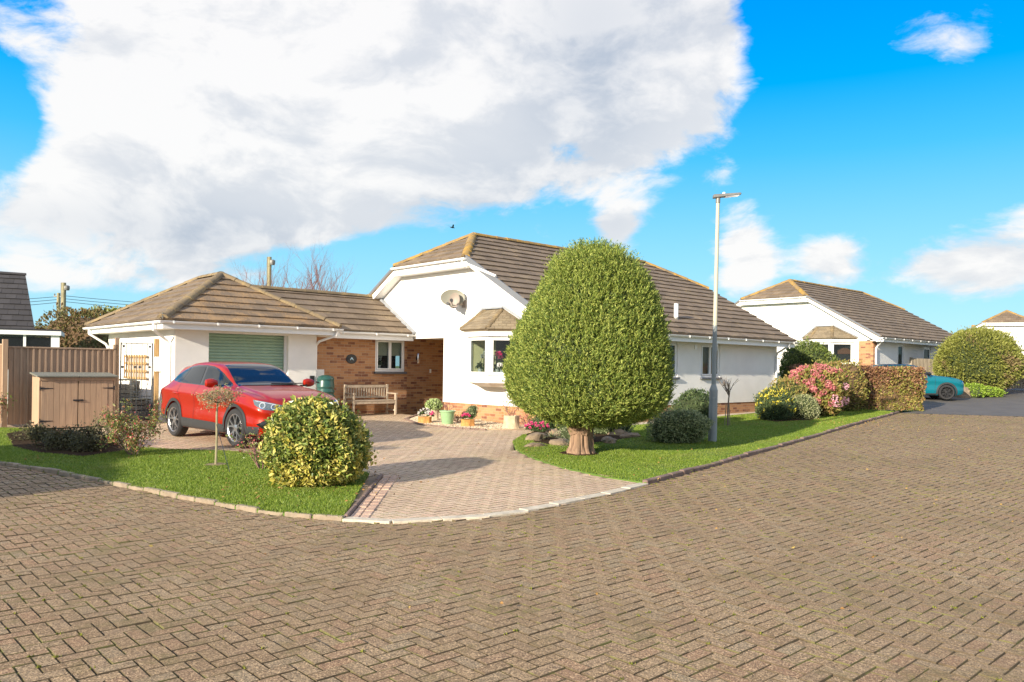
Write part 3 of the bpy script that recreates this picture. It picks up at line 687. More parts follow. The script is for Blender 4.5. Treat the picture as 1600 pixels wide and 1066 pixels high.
    if lod == 0:
        d = MB(); d.tube([(x0 - .03, HB0 + .12, HZ - .08), (x0 - .01, HB0 + .1, HZ - .17), (x0 - .04, HB0 - .12, HZ - .22), (x0 - .02, HB0 - 1.25, HZ - .62)], .034); d.build('overflow_pipe', M['white'], root, smooth=True)
    # bay window on the gable
    bw = empty('bay_window', (0, 0, 0), parent=root)
    P_ = .70; b0, b1, f0, f1 = .86, 3.07, 1.56, 2.37; zb, zt_ = 1.20, 2.55; gx = .25
    def ring(off, z): return [(gx, b1 + off, z), (gx - P_ - off, f1 + off * .6, z), (gx - P_ - off, f0 - off * .6, z), (gx, b0 - off, z)]
    def slab(mb, off0, z0, off1, z1):
        a_, b__ = ring(off0, z0), ring(off1, z1); mb.add(a_ + b__, [(3, 2, 1, 0), (4, 5, 6, 7), (0, 1, 5, 4), (1, 2, 6, 5), (2, 3, 7, 6), (3, 0, 4, 7)])
    mb = MB(); slab(mb, .0, zb + .0, .0, zb + .2); mb.build('bay_apron', M['white'], bw); mb = MB(); slab(mb, .0, 2.34, .0, zt_ - .02)
    mb.build('bay_head', M['white'], bw); mb = MB(); slab(mb, .05, zb + .19, .05, zb + .225); mb.build('bay_sill', M['white'], bw)
    mb = MB(); slab(mb, .10, 2.37, .10, 2.53); mb.build('bay_fascia', M['white'], bw)
    mb = MB(); slab(mb, -.26, zb - .11, .0, zb + .0); mb.build('bay_underside', M['soffit'], bw)
    fr = MB(); gl = MB(); pts = ring(-.01, 0); za, zc = zb + .20, 2.34
    for i in range(3):
        p, q = Vector(pts[i]), Vector(pts[i + 1]); d = (q - p).normalized(); up = Vector((0, 0, 1))
        n_ = 1; L_ = (q - p).length
        for s_ in [0.03, L_ - .03] + ([L_ / 2] if n_ == 2 else []): 
            c = p + d * s_; w_ = .07 if s_ != L_ / 2 else .10
            fr.beam(c + up * za, c + up * zc, w_, .07, up=(d.y, -d.x, 0))
        for z_ in (za + .035, zc - .035): fr.beam(p + up * z_, q + up * z_, .06, .07)
        for s0, s1 in ([(.09, L_ - .09)] if n_ == 1 else [(.07, L_ / 2 - .05), (L_ / 2 + .05, L_ - .07)]):
            for sa in (s0, s1): fr.beam(p + d * sa + up * za, p + d * sa + up * zc, .05, .05, up=(d.y, -d.x, 0))
            a_, b__ = p + d * s0, p + d * s1; nn = Vector((-d.y, d.x, 0)) * .006
            gl.add([a_ + up * za + nn, b__ + up * za + nn, b__ + up * zc + nn, a_ + up * zc + nn, a_ + up * za - nn, b__ + up * za - nn, b__ + up * zc - nn, a_ + up * zc - nn], [(0, 1, 2, 3), (7, 6, 5, 4), (0, 4, 5, 1), (1, 5, 6, 2), (2, 6, 7, 3), (3, 7, 4, 0)])
    fr.build('window_frame', M['white'], bw, bevel=.004); gl.build('pane', M['glass'], bw)
    k = MB(); k.bb(gx - .012, gx - .004, b0 + .05, (b0 + b1) / 2 + .1, za, zc); k.build('dark_room_panel', M['dark'], bw)  # near-black panel stands in for the dim room behind the bay
    k = MB(); k.bb(gx - .012, gx - .004, (b0 + b1) / 2 + .1, b1 - .05, za, zc); k.build('cream_curtain', M['cream'], bw)
    k = MB(); k.bb(gx - .40, gx - .012, f0 + .05, f1 - .05, za - .0, za + .03); k.build('inner_sill', M['white'], bw)
    # bay roof: three small slopes
    o = .17; e0 = Vector((gx, b1 + o, zt_)); e1 = Vector((gx - P_ - o, f1 + o * .6, zt_)); e2 = Vector((gx - P_ - o, f0 - o * .6, zt_)); e3 = Vector((gx, b0 - o, zt_))
    t0 = Vector((gx, f1 + .13, zt_ + .56)); t1 = Vector((gx, f0 + .27, zt_ + .56))
    def tri_slope(pts3):
        O = pts3[0]; U = (pts3[1] - O).normalized(); 
        n = (pts3[1] - O).cross(pts3[2] - O).normalized(); V = n.cross(U)
        if V.z < 0: V = -V
        poly = [((p - O).dot(U), (p - O).dot(V)) for p in pts3]
        return slope('bay_roof', O, U, V, poly, M['tile_red'], bw, ex=.13, tw=.2, th=.016)
    tri_slope([e0, e1, t0]); tri_slope([e1, e2, t1, t0]); tri_slope([e2, e3, t1])
    for a_, b_, r_ in ((e1, t0, .07), (e2, t1, .07), (e0, t0, .06)): mb = MB(); ridge(mb, a_ + Vector((.02, 0, .03)), b_ + Vector((-.02, 0, .01)), r_, .3); mb.build('bay_hip_cap', M['ridge_dull'], bw, smooth=True)
    mb = MB(); mb.beam(t0 + Vector((-.05, .08, .03)), t1 + Vector((-.05, -.08, .03)), .12, .05); mb.beam(t1 + Vector((-.03, -.05, .05)), e3 + Vector((-.03, -.05, .05)), .10, .04); mb.beam(t0 + Vector((-.03, .07, .06)), e0 + Vector((-.03, .07, .05)), .03, .05); mb.build('flashing', M['lead'], bw)
    for (a, b, z0, z1, bk, n_) in side_windows:
        wind(root, ((a + b) / 2, 0, (z0 + z1) / 2), b - a, z1 - z0, n_, 'x', -1, back=bk, sill='sillg')
    return rf

C0 = (.8, 18.9)
H1 = empty('bungalow', (C0[0], C0[1], 0), R(AA), 'white rendered bungalow with brown tiled roof, bay window and green garage door', 'bungalow')
main_house(H1, side_windows=[(4.25, 5.33, 1.38, 2.38, 'dark', 2), (6.5, 7.5, 1.38, 2.38, 'tan', 2)])
# flue, vent
mb = MB(); mb.tube([(5.72, .35, 3.0), (5.72, .35, 3.12)], .07, 12); mb.build('flue_collar', M['galv'], H1, smooth=True)
mb = MB(); mb.tube([(5.72, .35, 3.12), (5.72, .35, 3.52)], .065, 12); mb.build('flue_pipe', M['white'], H1, smooth=True)
mb = MB(); mb.bb(6.15, 6.26, -.03, 0, 2.2, 2.31); mb.build('air_vent', M['white'], H1)
# link wing with the porch recess
mb = MB(); wallpanel(mb, -2.9, .24, -.1, 2.45, 6.05, .28, [(-.87, .16, 1.42, 2.38)]); mb.bb(.24, 2.9, 6.17, 6.33, -.1, 2.6); mb.bb(2.9, 3.1, 4.3, 6.33, -.1, 2.6)
mb.build('brick_wall', M['brick'], H1)
mb = MB(); mb.bb(.53, 2.9, 4.3, 4.35, .0, 2.6); mb.bb(.27, 2.9, 4.35, 6.17, 2.42, 2.6); mb.build('porch_lining', M['render'], H1)
mb = MB(); mb.bb(-2.91, -2.62, 5.85, 6.05, .1, 1.47); mb.build('low_wall', M['render'], H1)
wind(H1, (-.355, 6.05, 1.90), 1.03, .96, 2, 'x', -1, back='dark', blindf=.48, sill='sillg')
wl = 1.9 * math.hypot(1, .605); U3 = (1, 0, 0)
wr = slope('wing_roof', (0, 5.7, 2.55), U3, (0, 1, .605), [(-2.7, 0), (.25, 0), (.25, wl), (-4.5, wl)], M['tile'], H1)
slope('roof_slope', (0, 9.5, 2.55), U3, (0, -1, .605), [(-2.7, 0), (.25, 0), (.25, wl), (-4.5, wl)], M['tile'], wr)
mb = MB(); ridge(mb, (-4.5, 7.6, 3.72), (.25, 7.6, 3.72)); mb.build('ridge_cap', M['ridge_dull'], wr, smooth=True)
mb = MB(); mb.beam((.2, 5.62, 2.56), (.2, 7.6, 3.765), .12, .07, up=(0, -.5, 1)); mb.build('flashing', M['lead'], wr)
mb = MB(); mb.bb(-2.46, .22, 5.71, 5.735, 2.33, 2.53); mb.build('fascia', M['white'], H1)
mb = MB(); mb.bb(-2.9, .24, 5.735, 6.05, 2.35, 2.38 + .04); mb.build('soffit', M['soffit'], H1)
mb = MB(); gutter(mb, (-2.5, 5.655, 2.505), (.27, 5.655, 2.505)); mb.build('gutter', M['white'], H1, smooth=True)
mb = MB(); mb.bb(-2.9, .25, 8.8, 9.1, 0, 2.4); mb.build('wall', M['render'], H1)
# garage
GX0, GX1, GY0, GY1 = -7.06, -2.46, 5.31, 11.4; gs = .6; hw = (GX1 - GX0) / 2; gxm = (GX0 + GX1) / 2; gl_ = hw * math.hypot(1, gs); gzr = EZ + hw * gs
gr = slope('garage_roof', (0, GY0, EZ), (1, 0, 0), (0, 1, gs), [(GX0, 0), (GX1, 0), (gxm, gl_)], M['tile_gar'], H1)
slope('roof_slope', (GX0, 0, EZ), (0, 1, 0), (1, 0, gs), [(GY0, 0), (GY1, 0), (GY1 - hw, gl_), (GY0 + hw, gl_)], M['tile'], gr)
slope('roof_slope', (GX1, 0, EZ), (0, 1, 0), (-1, 0, gs), [(GY0, 0), (GY1, 0), (GY1 - hw, gl_), (GY0 + hw, gl_)], M['tile_gar'], gr)
slope('roof_slope', (0, GY1, EZ), (1, 0, 0), (0, -1, gs), [(GX0, 0), (GX1, 0), (gxm, gl_)], M['tile'], gr)
mb = MB()
for cx_, cy_, ty_ in ((GX0, GY0, GY0 + hw), (GX1, GY0, GY0 + hw), (GX0, GY1, GY1 - hw), (GX1, GY1, GY1 - hw)): ridge(mb, (cx_, cy_, EZ + .03), (gxm, ty_, gzr + .02), .12)
ridge(mb, (gxm, GY0 + hw, gzr + .02), (gxm, GY1 - hw, gzr + .02)); mb.build('ridge_cap', M['ridge_dull'], gr, smooth=True)
mb = MB(); mb.bb(GX0 - .01, GX0 + .02, GY0 - .03, GY0 + .0, EZ + .0, EZ + .14); mb.build('hip_iron', M['galv'], gr)
gx0, gx1, gy0, gy1 = -6.61, -2.91, 5.76, 10.95
dz0, dz1 = -5.81, -3.72
mb = MB(); wallpanel(mb, gx0, gx1, -.1, 2.42, gy0, .25, [(dz0, dz1, -.1, 2.34)]); wallpanel(mb, gy0 + .25, gy1, -.1, 2.42, gx0, .25, [], axis='y'); mb.bb(gx1 - .25, gx1, gy0 + .25, gy1, -.1, 2.42); mb.bb(gx0 + .25, gx1 - .25, gy1 - .25, gy1, -.1, 2.42)
mb.build('garage_wall', M['render'], H1)
mb = MB(); y = gy0 + .2; z = .05
while z < 2.33:          # roller door laths
    mb.prism([(0, 0), (.018, .01), (.024, .035), (.018, .06), (0, .072)], (dz0, y, z), (0, -1, 0), (0, 0, 1), (1, 0, 0), dz1 - dz0); z += .076
mb.bb(dz0, dz1, y, y + .02, 0, 2.34); mb.build('garage_door', M['gardoor'], H1)
for xg in (dz0, dz1 - .05): mb = MB(); mb.bb(xg, xg + .05, gy0 + .12, gy0 + .17, 0, 2.34); mb.build('door_guide', M['white'], H1)
f = MB(); f.bb(GX0 + .02, GX1, GY0 + .02, GY0 + .045, 2.38, 2.575); f.bb(GX0 + .02, GX0 + .045, GY0 + .045, GY1 - .045, 2.38, 2.575); f.bb(GX0 + .02, GX1, GY1 - .045, GY1 - .02, 2.38, 2.575); f.bb(GX1 - .025, GX1, GY0 + .045, GY1 - .045, 2.38, 2.575); f.build('fascia', M['white'], H1)
f = MB(); f.bb(GX0 + .045, GX1 - .03, GY0 + .045, gy0, 2.385, 2.415); f.bb(GX0 + .045, gx0, gy0, GY1 - .05, 2.385, 2.415); f.bb(gx1, GX1 - .03, gy0, GY1 - .05, 2.385, 2.415); f.build('soffit', M['soffit'], H1)
g = MB(); gutter(g, (GX0 - .08, GY0 - .045, 2.555), (GX1 + .05, GY0 - .045, 2.555)); gutter(g, (GX0 - .045, GY0 - .08, 2.555), (GX0 - .045, GY1 + .05, 2.555)); g.build('gutter', M['white'], H1, smooth=True)
for pp in ([(GX0 - .045, 5.75, 2.5), (GX0 - .045, 5.75, 2.36), (gx0 - .1, 6.0, 2.12), (gx0 - .05, 6.0, 2.0), (gx0 - .05, 6.0, .2)],
           [(GX0 - .045, 11.0, 2.5), (GX0 - .045, 11.0, 2.38), (gx0 - .1, 10.85, 2.1), (gx0 - .05, 10.85, 2.0), (gx0 - .05, 10.85, .2)],
           [(GX1 - .12, GY0 - .045, 2.5), (GX1 - .12, GY0 + .0, 2.38), (gx1 + .03, gy0 - .1, 2.22), (gx1 + .05, gy0 + .05, 2.16), (gx1 + .05, gy0 + .12, 2.1), (gx1 + .05, gy0 + .12, .3)]):
    d = MB(); d.tube(pp, .034); d.build('downpipe', M['white'], H1, smooth=True)
mb = MB(); mb.bb(-3.1 - .0, -2.98, gy0 - .04, gy0, 1.12, 1.30); mb.build('socket_box', M['black'], H1)

HM = Matrix.Translation((C0[0], C0[1], 0)) @ Matrix.Rotation(R(AA), 4, 'Z')
def W_(a, b, z=None):                # house frame -> world
    p = HM @ Vector((a, b, 0)); return (p.x, p.y, gz(p.x, p.y) if z is None else z)
# ---- wall-mounted things
sg = empty('house_name_plaque', W_(-1.66, 6.05, 1.77), R(AA), 'dark oval plaque with pale blue mark on the brick wall above the bench', 'plaque')
mb = MB(); mb.lathe([(.0, -.0), (.125, 0), (.135, .012), (.125, .022), (0, .024)], n=28, M=Matrix.Diagonal((1.35, 1, 1)).to_3x3() if False else Matrix.Rotation(R(90), 3, 'X') @ Matrix.Diagonal((1.3, 1, 1)))
mb.build('plate', M['black'], sg, smooth=True)
mb = MB()
for p, q in (((-.05, -.03), (-.005, .05)), ((-.01, .045), (.05, -.03)), ((-.02, 0.0), (.03, .03))): mb.beam((p[0], -.028, p[1]), (q[0], -.028, q[1]), .018, .006, up=(0, 1, 0))
mb.build('mark', mat('plaque_blue', (.45, .65, .78), .5), sg)
wl_ = empty('wall_lamp', W_(.68, 6.17, 1.83), R(AA), 'small cylindrical steel lamp on the shaded brick wall of the porch', 'wall lamp')
mb = MB(); mb.bb(-.03, .03, -.03, 0, -.06, .06); mb.build('bracket', M['black'], wl_)
mb = MB(); mb.lathe([(.03, -.15), (.035, -.14), (.035, .14), (.03, .15)], c=(0, -.07, 0), n=14); mb.build('lamp_tube', M['chrome'], wl_, smooth=True)
db = MB(); db.bb(-.03, .03, -.02, 0, -.06, .06); o = db.build('doorbell', M['white'], bevel=.005); o.location = W_(1.19, 6.17, 1.45); o.rotation_euler.z = R(AA); tag(o, 'small white doorbell box on the porch brickwork beside the white corner', 'doorbell')
def dish(a, b, z, rx_, rz_, yaw, tilt, label, m):
    root = empty('satellite_dish', W_(a, b, z), R(AA), label, 'satellite dish', 'dishes on the gable')
    Mr = Matrix.Rotation(R(yaw), 3, 'Z') @ Matrix.Rotation(R(tilt), 3, 'Y') @ Matrix.Rotation(R(-90), 3, 'Y') @ Matrix.Diagonal((rz_, rx_, 1))
    mb = MB(); prof = [(t, .1 * t * t) for t in (.02, .25, .5, .75, .95, 1.0)] + [(t, .1 * t * t - .012) for t in (1.0, .95, .75, .5, .25, .02)]
    mb.lathe([(r, h) for r, h in prof], c=(-.28, 0, 0), n=36, M=Mr); mb.build('reflector', M[m], root, smooth=True)
    mb = MB(); mb.tube([(0, 0, -.05), (-.14, 0, -.07), (-.26, 0, -.02)], .022); mb.box((-.01, 0, -.05), (.03, .14, .2)); mb.build('wall_bracket', M['dishback'], root)
    e = Mr @ Vector((-.75, 0, .36)) + Vector((-.28, 0, 0)); s_ = Mr @ Vector((-.85, 0, .06)) + Vector((-.28, 0, 0))
    mb = MB(); mb.tube([s_, (s_ + e) / 2 + Vector((0, 0, -.03)), e], .013); mb.build('feed_arm', M['galv'], root)
    mb = MB(); mb.tube([e - (Mr @ Vector((0, 0, .05))), e + (Mr @ Vector((0, 0, .05)))], [.035, .045], 12); mb.build('receiver', M['black'], root, smooth=True)
dish(.25, 3.55, 3.44, .33, .235, 46, 14, 'larger oval grey satellite dish on the white gable, left of the pair', 'dish')
dish(.25, 3.42, 3.36, .17, .22, 20, 10, 'smaller satellite dish on the white gable, right of and behind the larger one', 'dishback')
# ---- bench
bn = empty('garden_bench', W_(-1.28, 5.62), R(AA), 'weathered slatted teak bench against the brick wall under the window', 'bench')
BW, BD = .69, .44
mb = MB()
def leg(x, y, h):
    k = MB(); k.bb(x - .028, x + .028, y - .028, y + .028, 0, h); k.build('leg', M['teak'], bn, bevel=.004)
for x in (-BW, BW): leg(x, -.22, .60); leg(x, .22, .86)
k = MB()
for i in range(4): k.bb(-BW + .03, BW - .03, -.245 + i * .11, -.165 + i * .11, .41, .435)
k.bb(-BW + .03, BW - .03, -.235, -.205, .33, .405); k.bb(-BW, BW, .205, .235, .33, .40); k.build('seat', M['teak'], bn, bevel=.003)
k = MB(); k.bb(-BW + .03, BW - .03, .20, .235, .77, .84); k.bb(-BW + .03, BW - .03, .20, .235, .48, .53)
n_ = 15
for i in range(n_): x = -BW + .10 + i * (2 * BW - .2) / (n_ - 1); k.bb(x - .02, x + .02, .21, .228, .53, .77)
k.build('backrest', M['teak'], bn, bevel=.002)
for x in (-BW, BW):
    k = MB(); k.bb(x - .035, x + .035, -.29, .20, .60, .625); k.build('armrest', M['teak'], bn, bevel=.004)
    k = MB(); k.bb(x - .018, x + .018, -.19, .19, .12, .16); k.build('stretcher', M['teak'], bn)
# ---- water butt
wbt = empty('water_butt', W_(-2.78, 5.48), R(AA), 'dark green ribbed water butt with lid at the garage corner', 'water butt')
pr = [(.20, 0), (.225, .05)] + [q for i in range(6) for q in ((.235 + .012 * math.sin(i), .1 + i * .1), (.245 + .012 * math.sin(i * .6), .14 + i * .1))] + [(.23, .75), (.22, .78)]
mb = MB(); mb.lathe(pr, n=28); mb.build('barrel', M['butt'], wbt, smooth=True)
mb = MB(); mb.lathe([(.235, .77), (.24, .80), (.20, .85), (.1, .875), (.02, .88)], n=28); mb.build('lid', M['butt'], wbt, smooth=True)
mb = MB(); mb.tube([(-.22, -.05, .72), (-.33, -.05, .74)], .015); mb.build('filler_hose', M['black'], wbt)
mb = MB(); mb.bb(-.2, .2, -.2, .2, -.02, .0); mb.build('plinth_slab', M['concrete'], wbt)
wbt.scale = (.95, .95, 1.30)

# ------------------------------------------------------------ copies of things
def copy_tree(o, parent=None):
    c = o.copy(); COL.objects.link(c)
    if parent: c.parent = parent
    for ch in list(o.children): copy_tree(ch, c)
    return c

# ------------------------------------------------------------ second and third bungalow
H2 = empty('bungalow', (15.57, 34.3, .55), R(AA), 'white bungalow with lichened ridge behind the beech hedge, brick pier at its corner', 'bungalow')
random.seed(21)
main_house(H2, Lx=11.3, lod=1, brick_corner=True, porch=False, side_windows=[(2.9, 3.6, 1.2, 2.35, 'dark', 1), (6.0, 6.9, 1.25, 2.3, 'dark', 1)])
d = MB(); d.tube([(.1, -.49, 2.50), (.1, -.47, 2.40), (.42, -.12, 2.2), (.42, -.05, 2.1), (.42, -.05, .1)], .04); d.build('downpipe', M['white'], H2, smooth=True)
def on2(a, b, z): p = Matrix.Translation((15.57, 34.3, .55)) @ Matrix.Rotation(R(AA), 4, 'Z') @ Vector((a, b, z)); return p
mb = MB(); mb.prism([(-.32, -.1), (.32, -.1), (.32, .05), (.2, .1), (.12, .16), (-.12, .16), (-.2, .1), (-.32, .05)], (0, 0, 0), (1, 0, 0), (0, 0, 1), (0, -1, 0), .03)
o = mb.build('house_sign', mat('sign_wood', (.20, .07, .035), .6)); o.location = on2(.235, 1.25, 1.95); o.rotation_euler.z = R(AA - 90)
tag(o, 'small brown shaped wooden name sign on the white gable of the bungalow behind the hedge', 'sign')
H3 = empty('bungalow', (41.6, 57.6, 1.0), R(62), 'distant white bungalow with hipped brown roof rising above the big rounded bush', 'bungalow')
random.seed(22)
for ch in list(H2.children): copy_tree(ch, H3)
for o in [c for c in H3.children if c.name.split('.')[0] in ('brick_pier',)]: bpy.data.objects.remove(o)
# shadow-casting clipped hedge out of frame is planted further down

# ------------------------------------------------------------ foliage kit
def sph(n):
    d = RNG.normal(size=(n, 3)); return unit(d)
def lump(D, k=9, amp=.16, seed=0, pw=6):
    g = np.random.default_rng(seed); Ds = unit(g.normal(size=(k, 3))); a = g.uniform(-.4, 1, k) * amp
    r = 1 + (np.clip(D @ Ds.T, 0, 1) ** pw * a).sum(1)
    if len(D) and k > 9:
        D2 = unit(g.normal(size=(70, 3))); a2 = g.uniform(-.5, 1, 70) * amp * .55; r = r + (np.clip(D @ D2.T, 0, 1) ** 70 * a2).sum(1)
    return r
def gauss_mix(*ms): return ms
def icoshape(name, c, rad, fn, m, parent, sub=4, k=.9):
    bm = bmesh.new(); bmesh.ops.create_icosphere(bm, subdivisions=sub, radius=1)
    D = np.array([v.co[:] for v in bm.verts]); r = fn(unit(D)) * k
    for v, d, q in zip(bm.verts, D, r): v.co = Vector((c[0] + d[0] * rad[0] * q, c[1] + d[1] * rad[1] * q, c[2] + d[2] * rad[2] * q))
    me = bpy.data.meshes.new(name); bm.to_mesh(me); bm.free(); me.shade_smooth(); return link(name, me, m, parent)
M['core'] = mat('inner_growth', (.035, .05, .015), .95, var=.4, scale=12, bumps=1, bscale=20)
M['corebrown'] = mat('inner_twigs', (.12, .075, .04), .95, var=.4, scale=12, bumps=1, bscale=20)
def bush(name, label, cat, xy, rad, zc, n, L, W, m, seed=1, amp=.2, k=10, jit=.08, up=.3, group=None, core='core', corek=.84, flat=None, box=0, parent=None, top=None, pw=5, shell=.5):
    """leafy shrub standing at xy; rad = radii, zc = height of its middle over the ground"""
    z0 = gz(*xy); root = parent or empty(name, (xy[0], xy[1], z0), 0, label, cat, group)
    fn = lambda D: lump(D, k, amp, seed, pw) * ((1 / np.max(np.abs(D) ** 1.0 + 1e-9, axis=1)) ** box if box else 1)
    D = sph(n); r = fn(D); depth = 1 - np.abs(RNG.normal(0, jit, n)) + (RNG.uniform(size=n) < .12) * RNG.uniform(0, .14, n)
    Rd = np.array(rad); P = D * Rd * (r * depth)[:, None] + np.array([0, 0, zc])
    ok = P[:, 2] > .03; P, D = P[ok], D[ok]
    dirs = unit(D * Rd[::-1].mean() + RNG.normal(0, .65, P.shape) + np.array([0, 0, up]))
    l = L * RNG.uniform(.6, 1.3, len(P)); 
    ms = m if isinstance(m, (list, tuple)) else [m]
    if len(ms) == 1: npmesh('foliage', leafverts(P, dirs, l, l * W), 4, M[ms[0]], root)
    else:
        # second colour grows in patches (fresh tips, blossom), decided by place on the bush
        g = np.random.default_rng(seed + 5); f = sum(np.sin(P @ g.normal(0, 7 / max(rad), 3) + g.uniform(0, 6)) for _ in range(4)) / 4 + RNG.normal(0, .25, len(P))
        if top is not None: f = f + top(P)
        s_ = f > .28
        npmesh('foliage', leafverts(P[~s_], dirs[~s_], l[~s_], l[~s_] * W), 4, M[ms[0]], root)
        npmesh('young_foliage', leafverts(P[s_], dirs[s_], l[s_] * .95, l[s_] * W), 4, M[ms[1]], root)
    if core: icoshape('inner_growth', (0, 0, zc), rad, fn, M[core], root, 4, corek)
    return root
def grow(mb, p, d, L, r, depth, spread=.5, up=.15, tips=None, seg=3, ratio=.72, nb=(2, 3)):
    p, d = Vector(p), Vector(d).normalized(); pts = [p.copy()]; rs = [r]
    for i in range(seg):
        d = (d + Vector([random.gauss(0, .12) for _ in range(3)]) + Vector((0, 0, up * .3))).normalized(); p = p + d * (L / seg); pts.append(p.copy()); rs.append(r * (1 - .35 * (i + 1) / seg))
    mb.tube(pts, rs, 5 if r < .02 else 8)
    if depth == 0:
        if tips is not None: tips.append((p.copy(), d.copy()))
        return
    for _ in range(random.randint(*nb)):
        dd = (d + Vector([random.gauss(0, spread) for _ in range(3)]) + Vector((0, 0, up))).normalized()
        q = pts[random.randint(1, seg)]
        grow(mb, q, dd, L * ratio * random.uniform(.8, 1.15), rs[-1] * .68, depth - 1, spread, up, tips, seg, ratio, nb)
M['yewleaf'] = leafmat('yew_leaf', [(0, (.04, .078, .02)), (.25, (.12, .185, .032)), (.55, (.26, .33, .06)), (1, (.48, .51, .13))], .55, .25)
M['euo'] = leafmat('evergreen_leaf', [(0, (.07, .11, .025)), (.4, (.15, .21, .045)), (.75, (.27, .32, .07)), (1, (.50, .47, .15))], .32, .15)
M['euoy'] = leafmat('yellow_leaf', [(0, (.16, .20, .03)), (.35, (.48, .42, .07)), (1, (.72, .62, .20))], .4, .2)
M['green'] = leafmat('green_leaf', [(.04, .08, .022), (.07, .125, .035), (.12, .18, .06)], .5, .2)
M['darkgreen'] = leafmat('dark_leaf', [(.03, .055, .022), (.06, .10, .035), (.12, .16, .06)], .5, .15)
M['greygreen'] = leafmat('greygreen_leaf', [(.11, .15, .07), (.22, .27, .12), (.40, .43, .24)], .5, .15)
M['varieg'] = leafmat('variegated_leaf', [(.13, .17, .05), (.34, .36, .17), (.55, .55, .34)], .5, .2)
M['photinia'] = leafmat('photinia_leaf', [(.09, .13, .03), (.16, .21, .05), (.26, .27, .08), (.38, .16, .08)], .4, .2)
M['red'] = leafmat('red_leaf', [(.38, .05, .06), (.52, .12, .12), (.55, .25, .2)], .4, .2)
M['beech'] = leafmat('hedge_leaf', [(.15, .17, .03), (.26, .26, .06), (.38, .30, .10), (.30, .16, .07)], .5, .25)
M['beechbrown'] = leafmat('brown_hedge_leaf', [(.17, .085, .045), (.28, .14, .08), (.38, .22, .13)], .5, .25)
M['hydr'] = leafmat('hydrangea_flower', [(.42, .08, .12), (.60, .17, .20), (.66, .30, .29), (.50, .20, .17)], .6, .25)
M['hydrp'] = leafmat('pale_hydrangea_flower', [(.70, .35, .40), (.80, .52, .60), (.75, .30, .42)], .6, .25)
M['mahonia'] = leafmat('yellow_flower', [(.55, .45, .03), (.72, .62, .06), (.78, .70, .15)], .5, .2)
M['pinkfl'] = leafmat('pink_flower', [(.60, .02, .16), (.72, .08, .25), (.75, .2, .35)], .5, .2)
M['whitefl'] = leafmat('white_flower', [(.7, .7, .66), (.82, .8, .78)], .5, .2)
M['farleaf'] = leafmat('far_tree_leaf', [(.10, .11, .03), (.18, .16, .06), (.20, .11, .05), (.14, .16, .05)], .6, .2)
M['bigbush'] = leafmat('bush_leaf', [(.13, .15, .03), (.24, .26, .05), (.36, .36, .10)], .55, .25)
M['drybrown'] = leafmat('dry_bush_leaf', [(.20, .14, .06), (.32, .23, .12), (.28, .25, .10)], .6, .25)
M['conif'] = leafmat('conifer_leaf', [(.06, .10, .02), (.12, .17, .035), (.20, .23, .06)], .55, .2)
M['succ'] = leafmat('succulent_leaf', [(.28, .38, .13), (.40, .50, .20), (.5, .56, .3)], .4, .2)
M['lime'] = leafmat('lime_ground_leaf', [(.16, .26, .02), (.25, .38, .04), (.36, .46, .08)], .5, .3)
M['agave'] = leafmat('strap_leaf', [(.20, .25, .12), (.38, .40, .24)], .5, .2)

